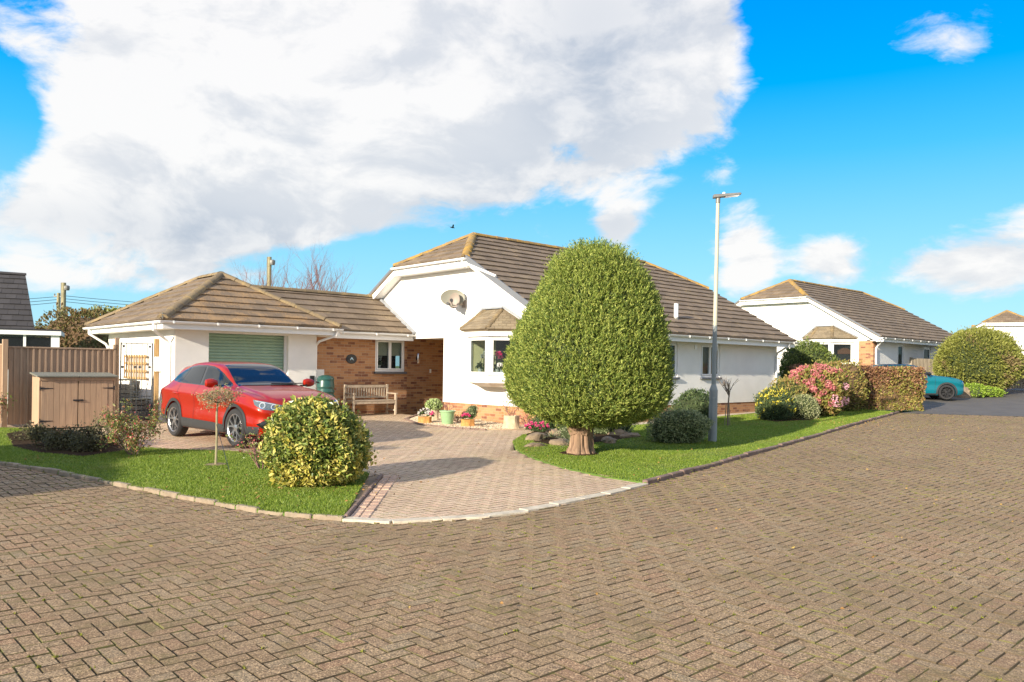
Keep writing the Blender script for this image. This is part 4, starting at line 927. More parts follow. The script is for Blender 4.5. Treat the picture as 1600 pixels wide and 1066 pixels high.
# ------------------------------------------------------------ the egg-shaped yew
def yew():
    x, y = TR; z0 = gz(x, y) + .02
    t = empty('yew_tree', (x, y, z0), 0, 'large clipped egg-shaped evergreen tree with thick bare trunk on the lawn corner', 'tree')
    pxm = 1234 / y; cx0 = 906
    prof = [(391, 906, 934), (395, 895, 952), (401, 886, 966), (414, 862, 985), (424, 854, 996), (437, 850, 1008), (471, 831, 1024), (505, 812, 1034), (539, 796, 1040), (572, 789, 1045), (606, 789, 1046), (625, 795, 1044), (640, 812, 1033), (650, 833, 1014), (658, 858, 992), (664, 882, 962), (665, 897, 945)]
    zs, rr, cc = [], [], []
    for py, l, r in prof[::-1]:
        c = (l + r) / 2; q = ray(c, py); zs.append(q[2] * y + EYE - z0); rr.append((r - l) / 2 / pxm * 1.0); cc.append((c - cx0) / pxm)
    zs, rr, cc = map(np.array, (zs, rr, cc))
    def bumpf(th, u):
        s = 0
        g = np.random.default_rng(3)
        for i in range(26):
            a, b, ph = g.integers(2, 22), g.uniform(-14, 14), g.uniform(0, 6.28); s = s + np.sin(a * th + b * u + ph) * (1 / (1 + .10 * a))
        return s / 8
    slope_ = np.gradient(rr, zs)
    # sprays: every clump is a small feather of leaflets sharing one direction
    nc = 7600; u = RNG.uniform(zs[0], zs[-1], nc * 3); w = np.interp(u, zs, rr); k = RNG.uniform(0, rr.max(), nc * 3) < w + .15; u = u[k][:nc]; nc = len(u)
    th = RNG.uniform(0, 2 * math.pi, nc); r0 = np.interp(u, zs, rr); c0 = np.interp(u, zs, cc); ns = np.clip(-np.interp(u, zs, slope_), -1.5, 1.5)
    r = r0 * .985 + .040 * bumpf(th, u) + RNG.normal(0, .036, nc) - .075
    Pc = np.stack([c0 + r * np.cos(th), r * .98 * np.sin(th), u], 1); out = unit(np.stack([np.cos(th), np.sin(th), ns], 1)); tang = np.stack([-np.sin(th), np.cos(th), 0 * th], 1)
    sw = (bumpf(th * 1 + 1.7, u * .6 + 2) * 1.6)[:, None]
    Dc = unit(out * .60 + tang * sw + np.array([0, 0, .65]) + RNG.normal(0, .22, Pc.shape))
    q = 27; ln = RNG.uniform(.09, .17, nc) * (1 + .45 * (u > zs[-1] - .35)); t_ = RNG.uniform(-.35, 1, (nc, q)); lat = RNG.normal(0, 1, (nc, q, 3)) * .017
    P = Pc[:, None] + Dc[:, None] * (t_ * ln[:, None])[..., None] + lat * (1.3 - t_)[..., None]
    D = unit((Dc[:, None] + RNG.normal(0, .42, (nc, q, 3))).reshape(-1, 3)); P = P.reshape(-1, 3); L = RNG.uniform(.035, .075, len(P))
    npmesh('foliage', leafverts(P, D, L, L * .21, .1), 4, M['yewleaf'], t)
    # twiggy inner growth leaves, seen through the gaps
    n = 60000; u = RNG.uniform(zs[0], zs[-1], n); th = RNG.uniform(0, 6.283, n); r = np.interp(u, zs, rr) - RNG.uniform(.05, .15, n); c0 = np.interp(u, zs, cc); k = r > 0; u, th, r, c0 = u[k], th[k], r[k], c0[k]
    P = np.stack([c0 + r * np.cos(th), r * np.sin(th), u], 1); D = unit(RNG.normal(0, 1, P.shape) + [0, 0, .5]); L = RNG.uniform(.03, .07, len(P)); npmesh('inner_leaves', leafverts(P, D, L, L * .28, .1), 4, M['yewleaf'], t)
    # feathery shoots sticking out of the clipped face
    n = 5200; u = RNG.uniform(zs[1], zs[-1], n) ** 1.0; th = RNG.uniform(0, 6.283, n); r0 = np.interp(u, zs, rr); c0 = np.interp(u, zs, cc)
    base = np.stack([c0 + (r0 - .02) * np.cos(th), (r0 - .02) * np.sin(th), u], 1); out = np.stack([np.cos(th), np.sin(th), 0 * th], 1)
    D = unit(out * .5 + np.array([0, 0, .9]) + RNG.normal(0, .35, base.shape)); ln = RNG.uniform(.05, .12, n) * (1 + 1.1 * (u > zs[-1] - .35)); PP, DD = [], []
    for k in range(5):
        PP.append(base + D * (ln * (k + 1) / 5)[:, None]); DD.append(unit(D + RNG.normal(0, .5, D.shape)))
    PP = np.concatenate(PP); DD = np.concatenate(DD); npmesh('shoots', leafverts(PP, DD, .05, .013, .1), 4, M['yewleaf'], t)
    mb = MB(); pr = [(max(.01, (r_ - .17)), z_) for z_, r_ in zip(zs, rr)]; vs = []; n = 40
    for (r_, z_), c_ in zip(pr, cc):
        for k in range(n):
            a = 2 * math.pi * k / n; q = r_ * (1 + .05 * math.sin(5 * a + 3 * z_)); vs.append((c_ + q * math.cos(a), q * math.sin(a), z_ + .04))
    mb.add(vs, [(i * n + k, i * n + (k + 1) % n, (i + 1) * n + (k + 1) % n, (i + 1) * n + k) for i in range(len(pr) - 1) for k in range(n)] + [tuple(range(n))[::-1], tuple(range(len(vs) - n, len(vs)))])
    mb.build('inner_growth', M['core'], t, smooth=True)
    # fluted trunk, flared at the foot
    vs = []; n = 72; TS = .90; hs_ = [-.1, 0, .03, .07, .12, .18, .24, .30, .36, .42, .48, .54, .60, .75]; rs_ = [.33, .285, .255, .235, .218, .208, .20, .196, .194, .196, .20, .205, .215, .23]
    for h, r_ in zip(hs_, rs_):
        for k in range(n):
            a = 2 * math.pi * k / n; q = TS * r_ * (1 + .10 * math.sin(3 * a + 1 + 1.5 * h) + .09 * math.sin(7 * a + 2 - 1.2 * h) + .06 * math.sin(13 * a + 3 * h + math.sin(5 * h)) + .03 * math.sin(29 * a + 6 * h)) + random.gauss(0, .0035)
            vs.append((q * math.cos(a) + .02 * h, q * math.sin(a), h))
    mb = MB(); mb.add(vs, [(i * n + k, i * n + (k + 1) % n, (i + 1) * n + (k + 1) % n, (i + 1) * n + k) for i in range(len(hs_) - 1) for k in range(n)])
    for a in (.3, 2.2, 3.6, 5.2): mb.tube([(.12 * math.cos(a), .12 * math.sin(a), .38), (.3 * math.cos(a), .3 * math.sin(a), .7), (.6 * math.cos(a), .6 * math.sin(a), 1.1)], [.1, .07, .04], 8)
    mb.build('trunk', M['bark'], t, smooth=True)
    # fallen clippings and bare ring at the foot
yew()
tag(sheet('tree_soil', disc(TR, .33), .040, M['soil'], th=.03), kind='structure')

# ------------------------------------------------------------ shrubs of the left lawn
p = G(484, 764)
bush('euonymus_bush', 'big rounded green and yellow variegated bush at the driveway mouth on the left lawn', 'bush', (p[0], p[1] + .28), (.56, .54, .55), .52, 13000, .070, .5, ['euo', 'euoy'], seed=3, amp=.26, jit=.10, up=.1, box=.30, k=16, top=lambda P: .10 - 2.2 * np.clip(P[:, 2] - .40, -.3, .05), corek=.82)
def twiggy(name, label, cat, xy, n, H, spread, m, lm, leaves, L, W, dz=0, depth=2, r=.009, seed=5, zmin=.0, group=None):
    random.seed(seed); z0 = gz(*xy) + dz; root = empty(name, (xy[0], xy[1], z0), 0, label, cat, group); mb = MB(); tips = []
    for i in range(n):
        a = random.uniform(0, 6.28); grow(mb, (.03 * math.cos(a), .03 * math.sin(a), -.02), (spread * math.cos(a), spread * math.sin(a), 1), H * random.uniform(.42, .58), r, depth, .42, .2, tips, 3, .6)
    mb.build('stems', M[m], root)
    if leaves:
        T = np.array([t[0][:] for t in tips]); i = RNG.integers(0, len(T), leaves); P = T[i] + RNG.normal(0, .045, (leaves, 3)) * np.array([1, 1, 1.2]); P = P[P[:, 2] > zmin]
        lms = lm if isinstance(lm, list) else [lm]; k = RNG.uniform(size=len(P)) < (.86 if len(lms) > 1 else 2)
        D = unit(RNG.normal(0, 1, P.shape) + np.array([0, 0, .5]))
        npmesh('foliage', leafverts(P[k], D[k], L * RNG.uniform(.6, 1.3, k.sum()), L * W), 4, M[lms[0]], root)
        if len(lms) > 1: npmesh('red_foliage', leafverts(P[~k], D[~k], L * RNG.uniform(.6, 1.3, (~k).sum()), L * W), 4, M[lms[1]], root)
    return root
twiggy('photinia_shrub', 'leggy shrub with red-tipped leaves in front of the iron gate', 'shrub', G(209, 714), 13, .82, .55, 'twig', ['photinia', 'red'], 3000, .052, .42, seed=8)
twiggy('purple_twig_shrub', 'sparse purple-stemmed shrub between the red car and the variegated bush', 'shrub', G(410, 735), 9, .72, .45, 'twigpurple', ['photinia', 'red'], 260, .045, .6, seed=12)
random.seed(5)
# lollipop willow tied to a post
p = G(337, 729); st = empty('standard_shrub', (p[0], p[1], gz(*p) + .02), 0, 'slender lollipop shrub with drooping reddish head on the left lawn', 'small tree')
mb = MB(); mb.tube([(0, 0, -.05), (.01, 0, .4), (.005, 0, .78), (.02, 0, 1.0)], [.02, .017, .016, .012], 8); mb.build('trunk', M['pole'], st, smooth=True)
mb = MB(); tips = []
for i in range(14): a = random.uniform(0, 6.28); grow(mb, (.01, 0, .93), (math.cos(a), math.sin(a), .55), .17, .006, 2, .5, -.05, tips, 3, .7)
mb.build('branches', M['twig'], st)
T = np.array([t[0][:] for t in tips]); P = T[RNG.integers(0, len(T), 1500)] + RNG.normal(0, .032, (1500, 3)); D = unit(RNG.normal(0, 1, P.shape) + [0, 0, -.3]); npmesh('foliage', leafverts(P, D, .042, .012), 4, leafmat('willow_leaf', [(.18, .2, .08), (.32, .33, .15), (.42, .24, .16), (.45, .38, .28)], .5, .25), st)
mb = MB(); mb.tube([(0, 0, .62), (.55, -.95, .03)], .0045, 5); 
sk = mb.build('guy_wire', M['black'], st)
# dark twiggy cover in the shaded bed
M['darkleafbed'] = leafmat('shade_leaf', [(.06, .055, .03), (.10, .10, .045), (.15, .14, .06)], .5, .2)
for i, (px, py, n, H, lb) in enumerate([(98, 706, 8, .36, 'low dark shrub at the front edge of the shaded bed, toward the road'), (136, 708, 8, .34, 'low dark shrub at the front right of the shaded bed, beside the grass'), (80, 698, 9, .46, 'low straggly dark shrub at the left end of the shaded bed'), (118, 702, 10, .42, 'low straggly dark shrub in the middle of the shaded bed'), (150, 700, 9, .44, 'low straggly dark shrub at the right end of the shaded bed'), (46, 690, 8, .30, 'low dark shrub on the lawn before the lit fence return')]):
    twiggy('straggly_shrub', lb, 'shrub', G(px, py), n, H, 1.1, 'twig', 'darkleafbed', 1100, .06, .4, seed=30 + i, group='straggly shrubs of the shaded bed')
for i, (px, py, lb) in enumerate([(158, 672, 'wispy seedling before the storage shed, left one'), (172, 676, 'wispy seedling before the storage shed, right one')]):
    twiggy('wispy_plant', lb, 'plant', G(px, py), 4, .3, .6, 'twig', 'green', 60, .06, .3, seed=40 + i, group='wispy seedlings before the shed')
twiggy('climbing_shrub', 'red-berried shrub rising at the very left edge beside the fence', 'shrub', (-11.25, 16.95), 9, 1.0, .2, 'twig', ['photinia', 'red'], 500, .06, .5, seed=44)
# the hedge out of frame whose shadow falls over the left lawn
def boxhedge(name, label, cat, c, dims, rz, n, L, W, m, core='core', seed=1, jit=.05, zoff=0, split=None):
    root = empty(name, (c[0], c[1], gz(*c[:2]) + zoff), rz, label, cat); dx_, dy_, dz_ = dims
    ar = np.array([dy_ * dz_, dy_ * dz_, dx_ * dz_, dx_ * dz_, dx_ * dy_]); f = RNG.choice(5, n, p=ar / ar.sum()); U = RNG.uniform(-.5, .5, (n, 3)); N = np.zeros((n, 3))
    for i, (ax, sg_) in enumerate([(0, -.5), (0, .5), (1, -.5), (1, .5), (2, .5)]): U[f == i, ax] = sg_; N[f == i, ax] = sg_ * 2
    P = U * np.array(dims); P[:, 2] += dz_ / 2
    wob = .035 * (np.sin(P[:, 0] * 3.1 + seed) + np.sin(P[:, 2] * 4.3 + P[:, 0] * 2) + np.sin(P[:, 1] * 3.7 + P[:, 2] * 3)); P += N * (wob - np.abs(RNG.normal(0, jit, n)) + .02)[:, None]
    D = unit(N * .6 + RNG.normal(0, .6, P.shape) + [0, 0, .3]); l = L * RNG.uniform(.6, 1.3, n)
    if split:
        s_ = split(P); npmesh('foliage', leafverts(P[~s_], D[~s_], l[~s_], l[~s_] * W), 4, M[m[0]], root); npmesh('brown_foliage', leafverts(P[s_], D[s_], l[s_], l[s_] * W), 4, M[m[1]], root)
    else: npmesh('foliage', leafverts(P, D, l, l * W), 4, M[m], root)
    mb = MB(); mb.bb(-dx_ / 2 + .1, dx_ / 2 - .1, -dy_ / 2 + .1, dy_ / 2 - .1, 0, dz_ - .1); mb.build('inner_growth', M[core], root); return root
boxhedge('tall_hedge', 'tall clipped evergreen hedge left of the road, casting the shadow over the left lawn', 'hedge', (-12.2, 5.3), (5.6, 1.1, 3.0), R(107), 14000, .16, .4, 'green')

# ------------------------------------------------------------ fence, shed, gate
def fence_run(name, p, q, h, label, cat='fence', m='fencewood', bw=.12, cap=True, posts=(0, 1)):
    p, q = Vector((*p[:2], 0)), Vector((*q[:2], 0)); d = q - p; L = d.length; root = empty(name, (p.x, p.y, gz(p.x, p.y)), math.atan2(d.y, d.x), label, cat)
    mb = MB(); s = .02; 
    while s < L - .03:
        j = random.gauss(0, .003); mb.bb(s, min(s + bw + .012, L), -.012 + j, .008 + j, .06, h - .05); 
        mb.bb(s + bw - .022, s + bw + .018, -.034, -.016, .06, h - .05); s += bw
    mb.build('board_panel', M[m], root, bevel=.002)
    mb = MB(); mb.bb(0, L, .01, .05, .35, .42); mb.bb(0, L, .01, .05, h - .35, h - .28); mb.build('rail', M[m], root)
    if cap: mb = MB(); mb.bb(-.01, L + .01, -.045, .045, h - .05, h - .015); mb.build('capping', M[m], root, bevel=.003)
    for t in posts: mb = MB(); mb.bb(L * t - .05, L * t + .05, -.045, .055, -.1, h + (.08 if t == 1 else .0)); mb.build('post', M[m], root, bevel=.004)
    return root
fa, fb = W_(-9.80, 6.85), W_(-7.60, 6.85)
fence_run('board_fence', fa, fb, 1.80, 'brown close-boarded fence behind the storage shed', posts=(1,))
fc = W_(-9.86, 9.8); fd = W_(-9.86, 6.80)
fence_run('board_fence', fc, fd, 1.82, 'sunlit pale return of the board fence at the left edge of the picture', m='storewood', posts=(1,))
SH = empty('storage_shed', W_(-8.65, 6.13), R(AA), 'low wooden double-door storage chest in front of the board fence', 'storage chest')
sw, sdp, shh = 1.50, .62, 1.12
mb = MB()
n_ = 5
mb.bb(-sw / 2, -sw / 2 + .03, -sdp / 2, sdp / 2, 0, shh); mb.bb(sw / 2 - .03, sw / 2, -sdp / 2, sdp / 2, 0, shh); mb.bb(-sw / 2, sw / 2, sdp / 2, sdp / 2 + .02, 0, shh); mb.build('carcass', M['storewood'], SH, bevel=.003)
for sgn in (-1, 1):
    mb = MB(); x0 = -sw / 2 + .035 if sgn < 0 else .006; bw = (sw / 2 - .045) / 6
    for i in range(6): j = random.gauss(0, .0015); mb.bb(x0 + i * bw + .002, x0 + (i + 1) * bw - .002, -sdp / 2 - .02 + j, -sdp / 2 + j, .03, shh - .08)
    dr = mb.build('door', M['storewood'], SH, bevel=.002)
    for z in (.18, .88):
        mb = MB(); xa = -sw / 2 + .02 if sgn < 0 else sw / 2 - .02; mb.prism([(0, -.018), (-sgn * .24, -.006), (-sgn * .25, 0), (-sgn * .24, .006), (0, .018)], (xa, -sdp / 2 - .022, z), (1, 0, 0), (0, 0, 1), (0, -1, 0), .005)
        mb.bb(xa - .012, xa + .012, -sdp / 2 - .03, -sdp / 2 - .022, z - .045, z + .045); mb.build('hinge', M['black'], dr)
mb = MB(); mb.bb(-.1, .1, -sdp / 2 - .034, -sdp / 2 - .02, .60, .635); mb.tube([(-.08, -sdp / 2 - .04, .61), (.09, -sdp / 2 - .04, .61)], .008); mb.build('latch', M['black'], SH)
mb = MB(); mb.bb(-sw / 2, sw / 2, -sdp / 2 - .035, -sdp / 2 - .0, shh - .075, shh - .005); mb.build('front_rail', M['storewood'], SH, bevel=.003)
for sgn in (-1, 1):
    mb = MB(); a_, b__ = (-sw / 2 - .05, -.004) if sgn < 0 else (.004, sw / 2 + .05)
    vs = [(a_, -sdp / 2 - .09, shh), (b__, -sdp / 2 - .09, shh), (b__, sdp / 2 + .03, shh + .07), (a_, sdp / 2 + .03, shh + .07)]; mb.add(vs + [(v[0], v[1], v[2] + .03) for v in vs], [(3, 2, 1, 0), (4, 5, 6, 7), (0, 1, 5, 4), (1, 2, 6, 5), (2, 3, 7, 6), (3, 0, 4, 7)]); mb.build('lid', M['felt'], SH)
# iron gate on two wooden posts
gt = empty('iron_gate', W_(-7.52, 6.85), R(AA), 'tall slim-barred iron garden gate with round bosses between two timber posts', 'gate')
GW = .80; z0 = .12
mb = MB()
for x in (0.04, GW - .04): mb.tube([(x, 0, z0), (x, 0, 1.92)], .016, 8)
for z in (z0 + .04, .62, 1.9): mb.beam((.04, 0, z), (GW - .04, 0, z), .02, .02)
mb.build('gate_frame', M['iron'], gt)
mb = MB()
for i in range(1, 6): x = .04 + i * (GW - .08) / 6; mb.tube([(x, 0, z0), (x, 0, 1.9 - (.0 if i % 2 else .0))], .0075, 6)
mb.tube([(.06, 0, 1.88), (.2, 0, 1.55), (.14, 0, 1.2), (.05, 0, .9)], .006, 5); mb.tube([(GW - .1, 0, .2), (GW - .22, 0, .62), (GW - .12, 0, 1.0)], .006, 5); mb.build('bars', M['iron'], gt)
mb = MB()
for i, (x, z) in enumerate([(.1, 1.83), (.70, 1.83), (.08, 1.33), (.36, 1.33), (.47, 1.33), (.70, 1.33), (.36, .72), (.47, .72), (.47, .55), (.47, .18), (.7, .18)]): mb.lathe([(.0, -.012), (.03, -.006), (.032, .006), (0, .012)], c=(x, 0, z), n=10, M=Matrix.Rotation(R(90), 3, 'X'))
mb.build('bosses', M['iron'], gt)
for i, (a, lb) in enumerate([(-7.57, 'timber gate post at the hinge end beside the board fence'), (-6.67, 'warm brown timber gate post beside the garage wall')]):
    mb = MB(); mb.bb(-.045, .045, -.045, .045, -.1, 2.02); o = mb.build('gate_post', M['postwood' if i else 'fencewood'], bevel=.004); w_ = W_(a, 6.85 - .0); o.location = w_; o.rotation_euler.z = R(AA); tag(o, lb, 'gate post')
mb = MB(); mb.bb(-.10, .06, -.14, -.05, 0, .36); o = mb.build('letter_box', M['white'], bevel=.008); o.location = Vector(W_(-6.64, 6.82)) + Vector((0, 0, 1.22)); o.rotation_euler.z = R(AA); tag(o, 'white letter box fixed to the brown gate post', 'letter box')
# behind the gate
lt = empty('wooden_trellis', W_(-6.68, 8.1), R(AA + 90), 'orange-brown wooden lattice panel fixed to the garage side wall behind the gate', 'trellis')
mb = MB()
for i in range(9): x = -.55 + i * .2; mb.bb(x, x + .05, .02, .04, 1.0, 1.62)
for z in (1.02, 1.2, 1.4, 1.58): mb.bb(-.6, 1.15, .0, .02, z - .025, z + .025)
mb.build('lattice', M['postwood'], lt)
for i, (a, b, lb) in enumerate([(-7.05, 8.6, 'grey slatted bin store behind the gate, nearer the fence'), (-7.02, 7.4, 'low grey planter box behind the gate, nearer the garage corner')]):
    bi = empty('bin_store' if i == 0 else 'planter_box', W_(a, b), R(AA), lb, 'bin store' if i == 0 else 'planter'); hh_ = .95 if i == 0 else .5; ww = .8 if i == 0 else .5
    mb = MB()
    for k in range(int(hh_ / .12)): mb.bb(-.3, .3, -ww / 2, ww / 2, .02 + k * .12, .125 + k * .12)
    mb.build('slats', M['galv'], bi, bevel=.004); mb = MB(); mb.bb(-.33, .33, -ww / 2 - .03, ww / 2 + .03, hh_, hh_ + .03); mb.build('lid', M['felt'], bi)

# ------------------------------------------------------------ lamp post
p = G(1113, 692); LPp = (p[0], p[1]); lp = empty('street_lamp', (p[0], p[1], gz(*p) - .02), 0, 'tall cream-topped grey street lamp column with flat lantern at the road edge', 'street lamp')
lp.rotation_euler = (0, R(.55), 0)
mb = MB(); mb.tube([(0, 0, 0), (0, 0, 1.10)], .085, 20); mb.tube([(0, 0, 1.10), (0, 0, 1.22)], [.085, .046], 20); mb.tube([(0, 0, 1.22), (0, 0, 2.42)], [.046, .044], 16); mb.tube([(0, 0, 0), (0, 0, .34)], .0875, 20); mb.build('column_base', M['lampbase'], lp, smooth=True)
mb = MB(); mb.bb(-.04, .04, -.09, -.078, .45, .95); mb.build('access_door', M['lampbase'], lp, bevel=.004)
mb = MB(); mb.tube([(0, 0, 2.42), (0, 0, 4.98)], [.044, .036], 16); mb.build('column_shaft', M['lampcolumn'], lp, smooth=True)
mb = MB(); mb.tube([(0, 0, 4.93), (0, 0, 5.03)], .046, 14); mb.build('collar', M['galv'], lp, smooth=True)
mb = MB(); Y0 = 0
vs = [(-.10, -.07, 5.02), (.46, -.09, 5.10), (.46, .09, 5.10), (-.10, .07, 5.02)]
mb.add(vs + [(x, y * .7, z + .075 - .03 * (x > 0)) for x, y, z in vs], [(3, 2, 1, 0), (4, 5, 6, 7), (0, 1, 5, 4), (1, 2, 6, 5), (2, 3, 7, 6), (3, 0, 4, 7)]); mb.build('lantern', M['galv'], lp, bevel=.012)
mb = MB(); vs = [(.14, -.065, 5.058), (.42, -.075, 5.098), (.42, .075, 5.098), (.14, .065, 5.058)]; mb.add(vs + [(x, y, z - .012) for x, y, z in vs], [(0, 1, 2, 3), (7, 6, 5, 4), (0, 4, 5, 1), (1, 5, 6, 2), (2, 6, 7, 3), (3, 7, 4, 0)]); mb.build('lens', M['chrome'], lp)
mb = MB(); mb.lathe([(.03, 0), (.032, .03), (.022, .05), (.0, .055)], c=(.12, 0, 5.10), n=12); mb.build('photocell', M['white'], lp, smooth=True)
mb = MB(); mb.bb(.04, .05, -.03, .03, 1.9, 2.05); mb.build('number_plate', M['white'], lp)

# ------------------------------------------------------------ right lawn plants
p = G(1074, 697); bush('hebe_bush', 'dense low grey-green shrub on the lawn beside the lamp post', 'shrub', (p[0], p[1] + .4), (.54, .48, .36), .32, 6000, .055, .38, 'greygreen', seed=11, amp=.3, k=16)
p = G(1085, 664); bush('dark_shrub', 'dark loose shrub behind the grey-green one by the lamp post', 'shrub', (p[0], p[1] + .1), (.42, .38, .46), .42, 2600, .075, .36, 'darkgreen', seed=12, amp=.45, k=14, up=.8)
p = G(1137, 667); random.seed(3); sp = empty('bare_sapling', (p[0], p[1], gz(*p) + .02), 0, 'leafless young tree tied to stakes on the right lawn', 'sapling')
mb = MB(); mb.tube([(0, 0, -.05), (0, 0, .5), (.03, 0, .85)], [.024, .02, .018], 7); mb.build('trunk', M['twig'], sp)
mb = MB()
for i in range(10): a = random.uniform(0, 6.28); grow(mb, (.02, 0, random.uniform(.7, .88)), (math.cos(a) * .9, math.sin(a) * .9, .9), .30, .011, 2, .35, .15, None, 3, .62)
mb.build('branches', M['twig'], sp)
for x in (-.07, .06):
    mb = MB(); mb.tube([(x, .02, 0), (x * .6, .02, .55)], .011, 6); mb.build('stake', M['pole'], sp)
p = G(1213, 659); bush('mahonia_bush', 'dark shrub with yellow flower spikes at the far corner of the house', 'shrub', (p[0], p[1] + .40), (.42, .42, .42), .40, 2000, .09, .34, ['darkgreen', 'mahonia'], seed=15, amp=.35, k=14, up=.7, top=lambda P: -.10 + 1.0 * np.clip(P[:, 2] - .50, -.6, .5))
bush('mixed_shrub', 'green and olive leafy shrub between the yellow-flowered shrub and the hydrangea', 'shrub', (8.05, 23.3), (.5, .5, .55), .5, 3600, .085, .4, 'beech', seed=16, amp=.35, k=14, up=.5)
p = G(1260, 656.5); bush('variegated_bush', 'neat pale cream-green dome bush in front of the hydrangea', 'shrub', (p[0] - .05, p[1] + .3), (.47, .44, .40), .34, 5000, .045, .45, 'varieg', seed=17, amp=.12, box=.2)
p = (9.25, 24.1); hy = bush('hydrangea_bush', 'large hydrangea covered in dusky pink flower heads beside the hedge', 'hydrangea', p, (.88, .75, .78), .70, 5200, .12, .6, 'beech', seed=18, amp=.2)
n = 92; D = sph(n * 4); D = D[(D[:, 2] > -.35) & (D[:, 1] < .55)][:n * 2]
Cn = D * np.array([.88, .75, .78]) * lump(D, 10, .2, 18, 5)[:, None] * 1.0 + [0, 0, .70]; Cn = Cn[Cn[:, 2] > .15]
k = RNG.uniform(size=len(Cn)) < np.clip((.55 + .5 * (Cn[:, 2] - .6) - .5 * Cn[:, 0]), .18, 1); Cn = Cn[k]; pale = (Cn[:, 0] > .25) & (Cn[:, 2] < 1.0)
for sel, mm, nm in ((~pale, 'hydr', 'flower_head'), (pale, 'hydrp', 'pale_flower_head')):
    for c_ in Cn[sel][:80]:
        q = 90; d_ = sph(q); P = c_ + d_ * .105 * RNG.uniform(.8, 1.05, (q, 1)); npmesh(nm, leafverts(P, np.cross(d_, RNG.normal(size=d_.shape)), .045, .04, 0), 4, M[mm], hy)
HG = boxhedge('beech_hedge', 'clipped hedge with green and copper leaves ending square at the drive', 'hedge', (12.05, 27.75), (4.3, 1.0, 1.45), R(-3), 15000, .10, .55, ['beech', 'beechbrown'], 'corebrown', seed=2, jit=.06, split=lambda P: (P[:, 2] / 1.45 + .35 * np.sin(P[:, 0] * 2.6 + 1) + RNG.normal(0, .3, len(P))) > .62)
bush('hedge_shrub', 'tall loose green shrub rising between the pink hydrangea and the copper hedge', 'shrub', (11.0, 26.6), (.9, .6, .85), .85, 3600, .09, .45, 'beech', seed=19, amp=.3, k=14, core='corebrown')
p = (12.2, 29.5); bush('conifer', 'spreading yellow-green conifer between the two bungalows', 'conifer', (10.75, 28.6), (.95, .9, .95), 1.20, 7000, .13, .28, 'conif', seed=20, amp=.3, k=16, up=.2)
fence_run('garden_fence', (9.6, 26.9), (11.4, 29.2), 1.35, 'old grey-brown board fence in the gap between the two bungalows', m='oldwood', cap=False)
fence_run('garden_fence', (21.4, 38.6), (34, 37.2), 1.75, 'pale weathered board fence at the right edge behind the rounded bush', m='oldwood', cap=False)
fence_run('garden_fence', (18.8, 37.2), (21.2, 38.8), 1.55, 'pale board fence glimpsed between the teal car and the bungalow behind it', m='oldwood', cap=False)
bush('rounded_bush', 'huge rounded clipped bush beyond the asphalt drive', 'bush', (21.05, 35.7), (1.78, 1.5, 1.5), 1.42, 21000, .12, .38, ['bigbush', 'drybrown'], seed=23, amp=.14, k=12, top=lambda P: -.30 + .55 * np.clip(P[:, 0] * .5 - P[:, 2] * .55 + .6, -.6, 1.2))
for i, (x, y, rx_, h_, m_, lb) in enumerate([(19.6, 33.6, .45, .32, 'lime', 'small bright lime-green plant beside the nose of the teal car'), (20.3, 33.9, .75, .25, 'lime', 'wide low green plant at the foot of the rounded bush')]):
    bush('border_plant', lb, 'plant', (x, y), (rx_, .4, h_), h_ * .8, 1500, .10, .5, m_, seed=50 + i, amp=.3)
def rock(name, label, xy, r, seed=0, dz=0, group=None, m='stone'):
    bm = bmesh.new(); bmesh.ops.create_icosphere(bm, subdivisions=3, radius=1); D = np.array([v.co[:] for v in bm.verts]); q = lump(unit(D), 14, .75, seed, 3) * .72 + RNG.normal(0, .018, len(D))
    for v, d, k in zip(bm.verts, D, q): v.co = Vector((d[0] * r[0] * k, d[1] * r[1] * k, max(-.3, d[2]) * r[2] * k))
    r = None; me = bpy.data.meshes.new(name); bm.to_mesh(me); bm.free(); o = link(name, me, M[m]); o.scale = (.9, .9, .85); o.location = (xy[0], xy[1], gz(*xy) + dz); o.rotation_euler.z = seed; return tag(o, label, 'rock', group)
rock('boulder', 'pale boulder standing beside the nose of the teal car', (19.15, 33.3), (.28, .25, .55), 5)
twiggy('rose_shrub', 'leggy flowering shrub above the right-hand fence beyond the rounded bush', 'shrub', (24.6, 37.6), 8, 2.4, .35, 'twig', ['green', 'red'], 500, .13, .5, seed=60, r=.02)

# ------------------------------------------------------------ rockery at the lawn corner
for i, (px, py, r, lb) in enumerate([(842, 690, (.26, .18, .13), 'squarish tan rock at the left end of the rockery'), (880, 697, (.28, .18, .11), 'low tan rock in the rockery just left of the yew trunk'), (868, 682, (.20, .15, .15), 'brown rock behind the front row of the rockery'), (838, 700, (.34, .13, .07), 'flat kerb-like stone along the front left of the rockery'), (950, 693, (.28, .16, .10), 'flat tan rock right of the yew trunk'), (966, 682, (.20, .15, .16), 'dark upright rock at the right of the rockery'), (983, 685, (.24, .14, .09), 'flat dark rock at the right tip of the rockery')]):
    p = G(px, py); rock('rockery_stone', lb, p, r, 70 + i, .03, 'stones of the rockery')
for i, (px, py, rx_, h_, m_, n_, lb) in enumerate([(848, 676, .30, .20, 'green', 1200, 'green cushion plant at the back left of the rockery'), (900, 690, .36, .18, 'agave', 500, 'grey-green cushion beside the yew trunk'), (905, 678, .5, .24, 'green', 1500, 'broad green mound in the middle of the rockery'), (950, 680, .55, .22, 'greygreen', 1500, 'low grey-green mound right of the yew trunk')]):
    p = G(px, py); bush('rockery_plant', lb, 'plant', p, (rx_, .25, h_), h_ * .8, n_, .045, .4, m_, seed=80 + i, amp=.3)
